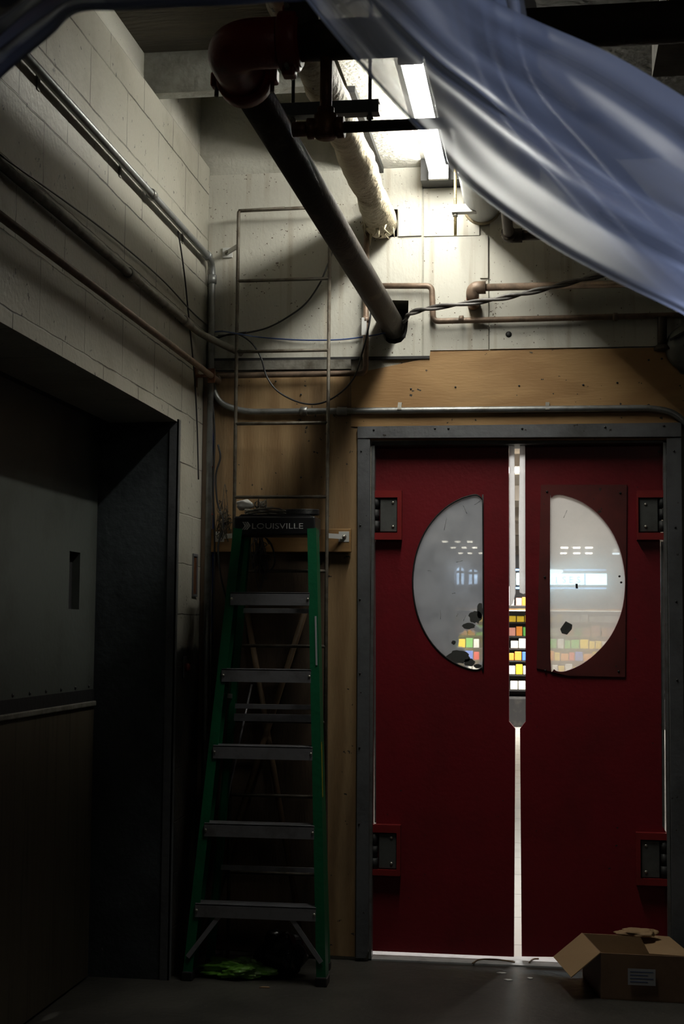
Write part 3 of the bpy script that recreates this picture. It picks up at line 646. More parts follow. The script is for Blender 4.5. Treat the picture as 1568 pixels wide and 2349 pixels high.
# mid conduits on left wall
p0 = PX(0, 383, XL+.025); p1 = PX(380, 690, XL+.025)
zc2 = (p0.z+p1.z)/2
cd = conduit('dusty_conduit', [(XL+.022, -4.6, zc2), (XL+.022, -.22, zc2), (XL+.16, -.035, zc2-.05)], .015, T['galvd'], 'dusty upper grey conduit of the pair across the left wall', bend=.1,
        coup=[((XL+.022,-1.25,zc2),(XL+.022,-1.19,zc2)), ((XL+.022,-.49,zc2),(XL+.022,-.45,zc2))])
p2 = PX(0, 492, XL+.07); p3 = PX(400, 800, XL+.07); z3 = (p2.z+p3.z)/2
cd = conduit('rusty_pipe', [(XL+.07, -4.6, z3), (XL+.07, -.06, z3), W(500,862,-.05), Vector((W(838,855,-.05).x, -.05, W(838,856,-.05).z)), Vector((W(838,855,-.05).x, -.05, W(843,455,-.05).z))], .0125, T['copper'],
        'lowest rusty pipe on the left wall, turning along and up the back wall', 'pipe', .03)
MB().obox((XL, -.2, z3), (XL+.07, -.2, z3), .012, .012).build('bracket', T['rust'], cd)
MB().obox((XL+.004, -.2, z3-.045), (XL+.004, -.2, z3+.045), .035, .006, (1,0,0)).build('bracket', T['rust'], cd)
MB().obox((XL+.07, -.2, z3-.03), (XL+.07, -.2, z3+.03), .012, .03, (1,0,0)).build('bracket', T['rust'], cd)
vt = W(836, 735, -.05)
MB().lathe((W(838,855,-.05).x, -.05, vt.z-.01), (0,0,1), [(.013,0),(.019,.004),(.019,.02),(.013,.026)], 14).build('coupling', T['copper'], cd)
tg = W(836, 768, -.07); tg2 = W(829, 728, -.07)
tag(MB().box((tg2.x, -.068, tg.z), (tg2.x+.021, -.066, tg2.z)).build('paper_tag', T['white']), 'small white tag taped to the thin vertical copper pipe', 'tag')
# horizontal galvanized conduit above the doors
h0 = W(560, 945, -.03); h1 = W(1490, 936, -.03)
cd = conduit('door_conduit', [W(482,870,-.03), W(500,925,-.03), h0, h1, W(1545,945,-.03), W(1600,1000,-.03)], .0135, T['galv'], 'galvanized conduit running above the steel door frame', bend=.12,
        coup=[(W(688,943,-.03), W(705,943,-.03)), (W(772,943,-.03), W(796,943,-.03))])
for px in (916, 1255): 
    p = W(px, 941, -.03); MB().obox((p.x, -.014, p.z+.035), (p.x, -.046, p.z+.0), .016, .003).build('strap', T['galvd'], cd)
# copper run behind main
e = conduit('copper_line', [W(850,656,-.045), W(990,656,-.045), W(993,737,-.045), W(2900,690,-.045)], .0125, T['copper'], 'brown copper line with two bends right of the wall hole', 'pipe', .025,
        coup=[(W(1052,733,-.045), W(1063,733,-.045)), (W(1405,727,-.045), W(1416,727,-.045))])
# elbowed iron pipe
w0 = W(1086, 686, 0); a0 = W(1088, 664, -.11)
a0 = Vector((w0.x, -.1, W(1090,660,-.1).z)); 
e = empty('iron_elbow_pipe', (w0.x, -.05, w0.z), 'grimy iron pipe bending out of the wall below the fat white pipe', 'pipe')
MB().tube([(a0.x, .01, a0.z-.05), (a0.x, -.1, a0.z-.045)], .026, 20).build('wall_nipple', T['rust'], e)
MB().tube(rpath([(a0.x, -.085, a0.z-.05), (a0.x, -.1, a0.z), (a0.x+.055, -.1, a0.z)], .04, 8), .027, 20).build('elbow', T['copper'], e)
MB().tube([(a0.x+.045, -.1, a0.z), (XR, -.1, a0.z+.0)], .0155, 16).build('side_run', T['copper'], e)
# right edge fittings
f0, f1 = W(1518, 728, -.05), W(1518, 800, -.05)
e = empty('vertical_pipe_stub', f1, 'short dark vertical pipe stub right of the copper line, over the plywood', 'pipe')
MB().cyl(f0, f1, .019, 18).build('stub', T['pipe'], e); MB().lathe((f1.x, -.05, f1.z-.006), (0,0,1), [(.034,0),(.034,.006),(.024,.02)], 18).build('flange', T['pipe'], e)
g0 = W(1580, 800, -.02)
e = empty('round_alarm_bell', g0, 'round grey bell partly cut off by the right edge', 'bell')
MB().lathe(g0, (0,-1,0), [(.095,0),(.098,.02),(.09,.045),(.06,.06),(.0,.064)], 36).build('gong', T['hinge'], e)
MB().lathe(g0+Vector((0,-.06,0)), (0,-1,0), [(.03,0),(.028,.012),(.0,.016)], 20).build('hub', T['dark'], e)
MB().obox(W(1536,780,-.085), W(1575,758,-.085), .012, .008).build('bracket', T['dark'], e)

# ------------------------------------------------------------------ cables
def cable(name, pp, r, mt, label, y=-.03, n=10):
    pts = [W(p[0], p[1], p[2] if len(p) > 2 else y) for p in pp]
    return tag(MB().tube(cat(pts, n), r, 8).build(name, mt), label, 'cable')
# twisted pair of black cables
base = cat([W(*p) for p in [(918,760,.06),(928,735,-.02),(945,717,-.07),(1000,705,-.1),(1100,692,-.13),(1180,678,-.15),(1260,660,-.17),(1340,640,-.18),(1420,622,-.2),(1560,590,-.22),(1900,540,-.25),(2500,480,-.2),(2900,440,-.1)]], 16)
for k, lb in ((0, 'black cable leaving the wall hole, upper strand of the twist'), (PI, 'black cable leaving the wall hole, lower strand of the twist')):
    m = MB(); pts = []
    for i, p in enumerate(base):
        a = i*.23+k; pts.append(p+Vector((0, math.cos(a)*.0065, math.sin(a)*.0065)))
    tag(m.tube(pts, .0068, 8).build('twisted_cable', T['twist']), lb, 'cable')
cable('blue_cable', [(487,762),(510,760),(548,766,-.135),(600,774),(690,780),(780,779),(850,770),(888,762,.0)], .0032, T['bluer'], 'thin blue cable crossing behind the wall ladder to the hole')
cable('black_cable', [(500,770),(560,764),(612,752),(655,730),(700,697),(733,650,-.1),(752,605),(762,575),(768,545)], .004, T['cable'], 'black cable rising right across the white panel to the main pipe')
cable('looped_cable', [(490,775),(540,766),(575,785),(598,820),(612,865),(640,900),(690,924),(735,925),(778,903),(812,865),(830,810),(846,745),(853,690)], .0038, T['cable'], 'black cable hanging in a loop below the white trim strip', -.075)
cable('corner_cable', [(565,762),(520,768),(490,785),(482,830),(486,900),(492,1000),(489,1120),(492,1240),(489,1400),(487,1600)], .0042, T['cable'], 'black cable falling down the corner beside the blue one', -.05)
cable('blue_riser_cable', [(478,860),(484,950),(490,1040),(489,1150),(488,1300),(486,1450)], .0036, T['blue'], 'blue cable falling straight down near the wall corner', -.04)
cable('grey_riser_cable', [(478,800),(483,900),(487,1000),(484,1200),(482,1500),(474,1900),(470,2100)], .0042, T['galvd'], 'grey cable running down the corner to the floor', -.03)
cable('tied_cable', [(500,1020),(505,1050),(495,1090),(498,1150),(512,1200),(500,1255),(506,1320),(520,1380)], .0042, T['cable'], 'black cable sagging beside the left rail of the wall ladder', -.1)
pts = [PX(*p, XL+.012) for p in [(408,530),(416,580),(424,640),(432,720),(440,800),(447,880),(452,980),(455,1100)]]
tag(MB().tube(cat(pts, 8), .0032, 8).build('thin_wall_cable', T['cable']), 'thin black cable hanging down the block wall by the corner', 'cable')
p_ = [PX(*p, XL+.012) for p in [(0,355),(70,405),(150,462),(260,545),(370,640),(440,715),(482,752)]]
tag(MB().tube(cat(p_, 8), .003, 8).build('thin_wall_cable', T['cable']), 'thin cable following the top of the dusty conduit', 'cable')
# cable tie (red) on the risers
for py in (1071, 1180):
    p = W(488, py, -.042); tag(MB().tube([p+Vector((.009*math.cos(a*PI/6), .009*math.sin(a*PI/6), 0)) for a in range(12)], .0018, 6, closed=True).build('cable_tie', mat('red_tie', (.35,.02,.02), .5) if py < 1100 else bpy.data.materials['red_tie']),
        'red tie around the blue cable, %s of two' % ('upper' if py < 1100 else 'lower'), 'cable tie')

# ------------------------------------------------------------------ wall ladder
YL = -.12
wlx0, wlx1 = W(537,1170,YL).x, W(750,1170,YL).x; ztop = W(542,484,YL).z
lad = empty('wall_ladder', (wlx0, YL, 0), 'tall rusty steel ladder fixed to the back wall', 'ladder')
MB().tube(rpath([(wlx0, YL, .0), (wlx0, YL, ztop), (wlx0+.2, YL, ztop+.004)], .012, 5), .0075, 10).build('rail', T['rail'], lad)
MB().tube([(wlx1, YL, .0), (wlx1, YL, W(752,500,YL).z)], .0075, 10).build('rail', T['rail'], lad)
MB().tube([(wlx0+.0, YL, ztop), (wlx1, YL, ztop+.004)], .0075, 10).build('top_bar', T['rail'], lad)
for py in (642, 805, 971, 1140, 1310, 1482, 1655, 1826, 2004):
    z = W(645, py, YL).z; MB().cyl((wlx0, YL, z), (wlx1, YL, z), .0072, 10).build('rung', T['rail'], lad)
for (px, py, x) in ((520, 578, wlx0), (790, 1232, wlx1), (505, 1232, wlx0)):
    p = W(px, py, -.03); sg = -1 if px < 600 else 1
    xa, xb = sorted((p.x-.022, p.x+.022))
    b = MB().box((xa, -.052 if py > 1000 else -.02, p.z-.022), (xb, -.0505 if py > 1000 else -.0125, p.z+.022), .001)
    b.obox((x, YL, p.z), (p.x, -.052 if py > 1000 else -.02, p.z), .006, .02)
    bb = b.build('bracket', T['white'], lad)
    MB().lathe((p.x, -.052 if py > 1000 else -.02, p.z), (0,-1,0), [(.011,0),(.011,.003),(.006,.004),(.006,.012)], 12).build('bolt', T['screw'], bb)

# details on the block pier
ps = PX(445, 1320, XL)
a_, b_ = PX(439, 1368, XL), PX(451, 1272, XL)
tag(MB().prism([(a_.y, a_.z), (b_.y, a_.z), (b_.y, b_.z), (a_.y, b_.z)], XL+.0005, XL+.006, [[(a_.y+.008, a_.z+.01), (b_.y-.008, a_.z+.01), (b_.y-.008, b_.z-.01), (a_.y+.008, b_.z-.01)]], mp=lambda a, b, t: Vector((t, a, b))).build('slot_cover', T['steel']), 'narrow steel slot cover on the white block pier', 'cover')
tag(MB().box((XL+.0005, a_.y+.008, a_.z+.01), (XL+.002, b_.y-.008, b_.z-.01)).build('slot_recess', T['rust']), 'dark rusty recess plate inside the slot on the pier', 'plate')
rb = PX(421, 1530, XL)
e = empty('call_button', (XL, rb.y, rb.z), 'small red call button low on the edge of the block pier', 'button')
MB().box((XL+.0005, rb.y-.02, rb.z-.045), (XL+.008, rb.y+.02, rb.z+.045), .004).build('plate', T['hinge'], e)
MB().lathe((XL+.008, rb.y, rb.z), (1,0,0), [(.016,0),(.016,.012),(.012,.018),(.0,.02)], 16).build('button_cap', T['redb'], e)
# ------------------------------------------------------------------ step ladder
FL, FR = Vector((-1.385, -.43, 0)), Vector((-.862, -.43, 0))
TL = Vector((W(549,1200,-.29).x, -.275, 1.76)); TR = Vector((W(716,1200,-.29).x, -.275, 1.76))
sl = empty('step_ladder', (-1.13, -.35, 0), 'green fibreglass step ladder with a black top cap and silver steps', 'ladder')
def chan(a, b, w, dpt, lip, side, mt, nm, par):
    """C channel: web on the outside, lips pointing inwards"""
    a, b = Vector(a), Vector(b); m = MB()
    ax = Vector((side, 0, 0)); up = Vector((0, 1, 0))
    m.obox(a+ax*w/2, b+ax*w/2, .005, dpt, up)
    for s_ in (-1, 1): m.obox(a+up*s_*(dpt/2-.0025), b+up*s_*(dpt/2-.0025), w, .005, up)
    return m.build(nm, mt, par)
for a, b, s_ in ((FL, TL, -1), (FR, TR, 1)):
    r_ = chan(a, b, .034, .075, 0, s_, T['green'], 'front_rail', sl)
    f = Vector(a); MB().box((f.x-.022, f.y-.042, 0), (f.x+.022, f.y+.042, .035), .005).build('foot', T['blackp'], r_)
RL, RR_ = Vector((-1.36, -.19, 0)), Vector((-.885, -.19, 0))
TL2, TR2 = Vector((TL.x+.012, -.19, 1.74)), Vector((TR.x-.012, -.19, 1.74))
for a, b, s_ in ((RL, TL2, -1), (RR_, TR2, 1)):
    r_ = chan(a, b, .026, .035, 0, s_, T['green'], 'rear_rail', sl)
    MB().box((a.x-.017, a.y-.022, 0), (a.x+.017, a.y+.022, .03), .004).build('foot', T['blackp'], r_)
def lerp(a, b, t): return Vector(a)*(1-t)+Vector(b)*t
for k, z in enumerate([.29, .595, .895, 1.195, 1.50]):
    t = z/1.76; a = lerp(FL, TL, t); b = lerp(FR, TR, t)
    m = MB(); y0 = a.y-.047; y1 = a.y+.04
    x0, x1 = a.x-.0, b.x-.012
    m.box((x0, y0, z-.004), (x1, y1, z)); m.box((x0, y0, z-.05), (x1, y0+.003, z)); m.box((x0, y1-.003, z-.05), (x1, y1, z))
    for i in range(7): m.box((x0, y0+.006+i*.011, z), (x1, y0+.010+i*.011, z+.002))
    st_ = m.build('step', T['alu'], sl)
    for x in (x0+.006, x1-.006): MB().lathe((x, y0, z-.025), (0,-1,0), [(.006,0),(.005,.003),(.001,.004)], 8).build('rivet', T['screw'], st_)
for z, h in ((.38, .02), (.98, .03), (1.03, .02), (1.42, .02)):
    t = z/1.74; a = lerp(RL, TL2, t); b = lerp(RR_, TR2, t)
    MB().box((a.x, a.y-.012, z), (b.x, a.y-.007, z+h), .001).build('rear_brace', T['alu'], sl)
for s_ in (0, 1):
    z = .245; t = z/1.76; a = lerp(FL, TL, t); b = lerp(FR, TR, t); y = a.y-.045
    p0 = lerp(a, b, .2 if s_ == 0 else .78); p1 = (FL if s_ == 0 else FR)+Vector((.0, -.0, .09))
    MB().obox((p0.x, y+.008, z), (p1.x, p1.y-.035, p1.z), .018, .003, (0,1,0)).build('knee_brace', T['alu'], sl)
for a, b in ((lerp(FL,TL,.62), lerp(RL,TL2,.62)), (lerp(FR,TR,.62), lerp(RR_,TR2,.62))):
    MB().obox(a, b, .004, .018).build('spreader', T['alu'], sl)
# top cap
ca = W(535,1184,-.31); cb = W(722,1228,-.31)
capz0, capz1 = cb.z, ca.z
cap_m = MB().box((ca.x, -.31, capz0), (cb.x, -.165, capz1), .008)
cap = cap_m.build('top_cap', T['blackp'], sl)
MB().prism([(ca.x+.02, capz1), (cb.x-.02, capz1), (cb.x-.03, capz1+.008), (ca.x+.03, capz1+.008)], -.30, -.175).build('cap_ridge', T['blackp'], cap)
def text(body, loc, size, mt, nm, par, sx=1.0, ext=.0006, mirror=False):
    cu = bpy.data.curves.new('t', 'FONT'); cu.body = body; cu.size = size; cu.extrude = ext; cu.resolution_u = 3
    o = bpy.data.objects.new('t', cu); COL.objects.link(o); me = bpy.data.meshes.new_from_object(o)
    bpy.data.objects.remove(o)
    me.name = nm; me.materials.clear(); me.materials.append(mt)
    R = Matrix.Rotation(PI/2, 4, 'X'); S = Matrix.Diagonal((sx*(-1 if mirror else 1), 1, 1, 1))
    me.transform(R @ S)
    ob = bpy.data.objects.new(nm, me); COL.objects.link(ob)
    if par: ob.parent = par; ob.location = Vector(loc)-ORG[par.name]
    else: ob.location = loc
    ORG[ob.name] = Vector(loc)
    return ob
tp = W(576,1213,-.311)
lt = text('LOUISVILLE', tp, .0325, T['print'], 'printed_lettering', cap, 1.3)
lw = lt.dimensions.x
m = MB(); ap = W(555,1213,-.3115)
for dx in (0, .009, .018):
    m.prism([(ap.x+dx, ap.z+.028), (ap.x+dx+.006, ap.z+.028), (ap.x+dx+.017, ap.z+.012), (ap.x+dx+.003, ap.z-.004), (ap.x+dx-.002, ap.z-.004), (ap.x+dx+.010, ap.z+.012)], -.3118, -.3108)
m.build('printed_arrow', T['print'], cap)
lb = lerp(FR, TR, .80); lb2 = lerp(FR, TR, .69)
MB().obox(lb+Vector((.010, -.0395, 0)), lb2+Vector((.010,-.0395,0)), .007, .0015, (0,1,0)).build('warning_label', T['paper'], sl)
lb = lerp(FR, TR, .52); lb2 = lerp(FR, TR, .40)
MB().obox(lb+Vector((.020, -.02, 0)), lb2+Vector((.020,-.02,0)), .002, .012, (0,1,0)).build('warning_label', mat('yellow_label', (.4,.33,.02), .5), sl)
# clutter around the cap
m = MB(); c = Vector((ca.x+.12, -.235, capz1+.014))
for k in range(5):
    pts = [c+Vector((.085*math.cos(a*PI/10+k)*(1+.05*math.sin(a*2+k)), .05*math.sin(a*PI/10+k), .004*k+.004*math.sin(a+k))) for a in range(20)]
    m.tube(cat(pts, 2, True), .0035, 6, closed=True)
tag(m.build('coiled_cable', T['galvd']), 'grey cable coil lying on the ladder top cap', 'cable')
m = MB(); c = Vector((cb.x-.07, -.225, capz1+.014))
for k in range(4):
    pts = [c+Vector((.07*math.cos(a*PI/10+k), .042*math.sin(a*PI/10+k), .005*k)) for a in range(20)]
    m.tube(pts, .004, 6, closed=True)
tag(m.build('coiled_cable', T['cable']), 'black cable coil on the right end of the ladder cap', 'cable')
def lump(c, s, seed, amp=.18, sub=4, fr_=6.0, flat=True):
    bm = bmesh.new(); bmesh.ops.create_icosphere(bm, subdivisions=sub, radius=1)
    for v in bm.verts:
        n_ = noise.noise(v.co*fr_*.35+Vector((seed,0,0)))*amp*1.6+abs(noise.noise(v.co*fr_+Vector((0,seed,0))))*amp
        v.co *= 1+n_
        v.co = Vector((v.co.x*s[0], v.co.y*s[1], v.co.z*s[2]))+Vector(c)
        if flat and v.co.z < .003: v.co.z = .003
    return MB().bm(bm, None, True)
p = W(562,1158,-.09); 
tag(lump(p, (.035,.02,.022), 3, .25, 3, 3, False).build('crumpled_bag', T['white']), 'crumpled white bag caught on the wall ladder above the cap', 'bag')
def tangle(c, s, n, r, mt, nm, label, seed, cat_='wire'):
    q = random.Random(seed); m = MB()
    for k in range(n):
        pts = [Vector(c)+Vector((q.gauss(0, s[0]), q.gauss(0, s[1]), q.gauss(0, s[2]))) for _ in range(6)]
        m.tube(cat(pts, 6), r, 6)
    o = m.build(nm, mt); tag(o, label, cat_); return o
tangle(W(512,1195,-.09), (.018,.012,.045), 14, .0016, T['rail'], 'wire_tangle', 'wire tangle left of the ladder cap on the wall ladder', 4)
tangle(W(598,1162,-.1), (.016,.01,.02), 9, .0016, T['galvd'], 'wire_tangle', 'pale wire tangle above the ladder cap', 9)
tangle(W(595,1270,-.13), (.02,.01,.06), 14, .0022, T['twist'], 'strap_bundle', 'dark bundle of cords hanging under the ladder cap', 12, 'cord')
pts = [W(*q) for q in [(600,1225,-.14),(622,1250,-.14),(630,1290,-.14),(615,1312,-.14),(595,1308,-.14)]]
tag(MB().tube(cat(pts, 8), .0035, 8).build('hanging_cable', T['cable']), 'short black cable loop hanging below the ladder cap', 'cable')
# poles leaning behind
def pole(a, b, r, mt, nm, label):
    tag(MB().cyl(W(*a), W(*b), r, 14).build(nm, mt), label, 'pole')
pole((563,1385,-.045), (690,2140,-.085), .0125, T['pole'], 'broom_handle', 'wooden pole leaning behind the ladder, crossing down to the right')
pole((700,1400,-.072), (500,2030,-.09), .0125, T['pole'], 'broom_handle', 'wooden pole leaning behind the ladder, crossing down to the left')
pole((577,1570,-.155), (480,2030,-.163), .0045, T['alu'], 'metal_rod', 'thin shiny metal rod leaning behind the ladder steps')
# bags
bc = PZ(655,2222,0.0)
b_ = lump((bc.x, -.305, .085), (.085,.06,.095), 2, .28, 4, 4)
b_.add([], []) 
tag(b_.build('rubbish_bag', T['bbag']), 'black rubbish bag standing under the step ladder', 'bag')
gc = PZ(535,2245,0)
tag(lump((gc.x, gc.y+.03, .03), (.125,.055,.036), 8, .35, 5, 5).build('plastic_bag', T['gbag']), 'crumpled green plastic bag flat on the floor by the ladder', 'bag')
for px, py, s_ in ((607,2265,.02), (455,2236,.012)):
    p = PZ(px, py, .002); tag(MB().prism([(p.x-s_, p.y-.006), (p.x+s_, p.y-.003), (p.x+s_*.7, p.y+.008), (p.x-s_*.5, p.y+.006)], .0005, .004, mp=lambda a, b, t: Vector((a, b, t))).build('litter_scrap', T['card']),
        'small brown scrap on the floor %s of the green bag' % ('right' if px > 500 else 'left'), 'litter')
for i, (px, py, w) in enumerate([(1165,2248,.018),(1215,2244,.012),(1150,2232,.02)]):
    p = PZ(px, py, .001); tag(MB().prism([(p.x-w, p.y), (p.x, p.y-.012), (p.x+w, p.y-.004), (p.x+w*.6, p.y+.009), (p.x-w*.4, p.y+.012)], .0003, .0025, mp=lambda a, b, t: Vector((a, b, t))).build('paint_drip', T['white']),
        ['white flake on the floor, lowest of three by the door gap','small white flake right of the door gap on the floor','long white flake nearest the door threshold'][i], 'paint flake')
# threshold cracks
for pts, lb_ in (([(1083,2210),(1100,2201),(1140,2201),(1180,2207)], 'thin brown strip lying left of the door gap on the threshold'), ([(1213,2208),(1222,2200),(1235,2199)], 'thin brown strip lying right of the door gap on the threshold')):
    tag(MB().tube(cat([PZ(a, b, .009) for a, b in pts], 5), .003, 6).build('rubber_strip', T['pole']), lb_, 'strip')

# ------------------------------------------------------------------ cardboard box
A = PZ(1378,2292,0); Bz = .17
fA = W(1376,2186,A.y); Bz = fA.z
rA = PZ(1335,2141,Bz); 
wv = Vector((.335, -.012, 0)); dv = Vector((rA.x-A.x, rA.y-A.y, 0))
def cp(u, v, z): q = Vector((A.x, A.y, 0))+wv*u+dv*v; q.z = z; return q
bx = empty('cardboard_box', A+wv*.5+dv*.5, 'open cardboard box with loose flaps at the bottom right', 'box')
def slab(a, b, c, d, th, nm, mt, par):
    n_ = (Vector(b)-Vector(a)).cross(Vector(d)-Vector(a)).normalized()*th
    q = [Vector(v) for v in (a, b, c, d)]; q += [v+n_ for v in q]
    return MB().add(q, [(0,3,2,1),(4,5,6,7),(0,1,5,4),(1,2,6,5),(2,3,7,6),(3,0,4,7)]).build(nm, mt, par)
th_ = .004
fp = slab(cp(0,0,.001), cp(1,0,.001), cp(1,0,Bz), cp(0,0,Bz), -th_, 'front_panel', T['cardo'], bx)
slab(cp(0,1,.001), cp(1,1,.001), cp(1,1,Bz), cp(0,1,Bz), th_, 'back_panel', T['card'], bx)
slab(cp(0,0,.001), cp(0,1,.001), cp(0,1,Bz), cp(0,0,Bz), th_, 'side_panel', T['cardo'], bx)
slab(cp(1,0,.001), cp(1,1,.001), cp(1,1,Bz), cp(1,0,Bz), -th_, 'side_panel', T['cardo'], bx)
slab(cp(0,0,.002), cp(1,0,.002), cp(1,1,.002), cp(0,1,.002), th_, 'bottom', T['card'], bx)
lo1 = PZ(1310,2243,Bz-.085); lo2 = PZ(1269,2196,Bz-.075)
slab(cp(0,0,Bz), cp(0,1,Bz), lo2, lo1, .003, 'flap', T['card'], bx)
slab(cp(1,0,Bz), cp(1,1,Bz), cp(.62,.85,Bz+.015), cp(.55,.1,Bz-.004), .003, 'flap', T['card'], bx)
slab(cp(0,1,Bz), cp(1,1,Bz), cp(.95,1.04,Bz-.12), cp(.04,1.04,Bz-.12), .003, 'flap', T['cardo'], bx)
slab(cp(0,0,Bz), cp(1,0,Bz), cp(.95,.05,Bz-.12), cp(.05,.05,Bz-.12), .003, 'flap', T['cardo'], bx)
l0 = W(1439,2257,A.y-.002); l1 = W(1502,2222,A.y-.002)
yy = A.y-.016; e_ = MB().box((l0.x, yy, l0.z), (l1.x, yy+.0008, l1.z)).build('shipping_label', T['paper'], bx)
# label follows the panel
for k in range(4):
    z = l1.z-.010-k*.012; MB().box((l0.x+.008, yy-.0006, z-.0025), (l1.x-.008-(k%2)*.02, yy-.0001, z)).build('print_line', T['bluer'], e_)
pk = lump((0,0,0), (.07,.05,.012), 5, .25, 4, 4, False)
kq = cp(.55,.62,Bz+.04)
for v in pk.v: v += kq
tag(pk.build('plastic_packet', T['card']), 'flat crinkled packet lying on the right flap of the box', 'packet')

# ------------------------------------------------------------------ store beyond the doors
YS = .16; YE = 38.0
T['tile'] = mat('white_floor_tile', (.62,.61,.58), .3, dirt=(.4,.38,.34), dsc=3, damt=.3)
n_ = T['tile'].node_tree
T['sceil'] = mat('store_ceiling', (.42,.37,.32), .8, dirt=(.3,.26,.22), dsc=1.5, damt=.3)
T['swall'] = mat('store_wall', (.42,.41,.42), .8)
T['stube'] = emis('store_tube', (1,.9,.7), 26)
T['day'] = emis('daylight_window', (.55,.75,1), 14)
T['sign'] = emis('sign_face', (.6,.92,1), 9)
T['signt'] = emis('sign_glow', (.32,.6,1), 3.2)
struct('floor_store', MB().box((-14, .105, -.12), (9, YE, -.0)), T['tile'])
g_ = MB()
for k in range(60): g_.box((-14, .4+k*.6, 0), (9, .404+k*.6, .0006))
struct('trim_30', g_, T['swall'], 'tile joints of the store floor')
struct('ceiling_store', MB().box((-14, .16, 3.75), (9, YE, 3.9)), T['sceil'])
for k in range(8):
    y = 5+k*4.2; struct('trim_%d' % (31+k), MB().box((-14, y, 3.5), (9, y+.25, 3.75)), T['sceil'], 'store ceiling beam')
struct('wall_store_back', MB().box((-14, YE, 0), (9, YE+.2, 3.9)), T['swall'])
struct('wall_store_left', MB().box((-14.2, .16, 0), (-14, YE, 3.9)), T['swall'])
struct('wall_store_right', MB().box((9, .16, 0), (9.2, YE, 3.9)), T['swall'])
struct('wall_store_front', MB().box((-14, .0, 0), (XG-.6, .16, 3.9)).box((XR+.2, .0, 0), (9, .16, 3.9)), T['swall'])
# arched windows on the far wall
DW = 36.5
for i, (x0, x1, y0, y1) in enumerate([(1034,1041,1304,1340),(1047,1063,1302,1340),(1075,1094,1306,1340)]):
    a = W(x0, y1, DW); b = W(x1, y0, DW); w = (b.x-a.x)/2; cx = (a.x+b.x)/2
    arc = [(a.x, a.z), (b.x, a.z)]+[(cx+w*math.cos(t*PI/8), b.z-w*.6+w*.6*math.sin(t*PI/8)) for t in range(9)]
    e = empty('window_%d' % (i+1), (cx, DW, a.z), 'bright arched daylight window far across the store', None, None, 'structure')
    MB().prism(arc, DW, DW+.05).build('window_pane', T['day'], e)
    m = MB().box((cx-.03, DW-.03, a.z), (cx+.03, DW-.001, b.z)).box((a.x, DW-.03, a.z+(b.z-a.z)*.66), (b.x, DW-.001, a.z+(b.z-a.z)*.66+.07)); m.build('window_frame', T['hinge'], e)
struct('wall_partition', MB().box((-8, DW+.051, 0), (6, DW+.2, 3.75)), T['swall'])
# ceiling light rows
def slight(x, y, z, w, label, group):
    e = empty('ceiling_light', (x, y, z), label, 'ceiling light', group)
    MB().box((x-w/2, y-.12, z+.02), (x+w/2, y+.12, z+.07), .01).build('housing', T['white'], e)
    MB().box((x-w/2+.03, y-.09, z), (x+w/2-.03, y+.09, z+.02)).build('tube', T['stube'], e)
    m = MB()
    for s_ in (-1, 1): m.cyl((x+s_*w*.4, y, z+.07), (x+s_*w*.4, y, 3.76), .006, 6)
    m.build('hanger', T['white'], e)
    return e
for py, d_, xs, nm in [(1254, 27, (1294,1322,1350), 'upper'), (1267, 30, (1292,1322,1350), 'lower')]:
    for k, px in enumerate(xs):
        p = PD(px, py, d_); slight(p.x, p.y, p.z-.03, .19, '%s store light in the %s row behind the right door window' % (('left','middle','right')[k], nm), 'lights seen through the right window')
for py, d_, xs, nm in [(1240, 24, (1020,1049,1077), 'top'), (1254, 27, (1039,1064,1088), 'middle'), (1267, 30, (1056,1077,1102), 'bottom')]:
    for k, px in enumerate(xs):
        p = PD(px, py, d_); slight(p.x, p.y, p.z-.03, .14, '%s store light in the %s row behind the left door window' % (('left','middle','right')[k], nm), 'lights seen through the left window')
# pendant lamps
for px, py, r, d_, lb_ in [(1262,1307,30,11,'large dome pendant lamp at the left edge of the right window'), (1412,1268,9,20,'small pendant lamp at the right edge of the right window')]:
    p = PD(px, py, d_); R_ = r*d_/FPX
    e = empty('pendant_lamp', p, lb_, 'lamp')
    MB().lathe(p, (0,0,1), [(R_,0),(R_*.97,R_*.25),(R_*.8,R_*.65),(R_*.45,R_*1.0),(R_*.2,R_*1.15)], 28).build('shade', T['hinge'], e)
    MB().lathe(p-Vector((0,0,.025)), (0,0,1), [(R_*.85,0),(R_*.95,.012),(R_*.9,.024)], 28).build('diffuser', emis('pendant_glow', (.8,.95,1), 5), e)
    MB().cyl(p+Vector((0,0,R_*1.1)), (p.x, p.y, 3.76), .008, 8).build('cord', T['dark'], e)
# lightbox sign
SD = 16.3
a = W(1180, 1346, SD); b = W(1398, 1311, SD)
e = empty('lit_sign', ((a.x+b.x)/2, SD, a.z), 'long glowing blue white sign behind the right door window', 'sign')
MB().box((a.x, SD, a.z), (b.x, SD+.15, b.z), .05).build('casing', T['hinge'], e)
a2 = W(1184, 1341, SD); b2 = W(1391, 1316, SD)
f_ = MB().box((a2.x, SD-.012, a2.z), (b2.x, SD-.001, b2.z), .004).build('lit_face', T['sign'], e)
dvd = W(1341,1330,SD-.02); MB().box((dvd.x-.01, SD-.02, a2.z), (dvd.x+.01, SD-.013, b2.z)).build('divider', T['signt'], e)
for nm, z0_ in (('upper_glow_tube', b.z+.012), ('lower_glow_tube', a.z-.030)):
    MB().cyl((a.x, SD-.03, z0_+.01), (b.x-.06, SD-.03, z0_+.01), .014, 10).build(nm, T['signt'], e)
for ch, px in (('I', 1273), ('S', 1289), ('E', 1304), ('S', 1322)):
    t_ = W(px, 1337, SD-.02); text(ch, t_, .14, T['signt'], 'sign_letter', e, .9, .002)
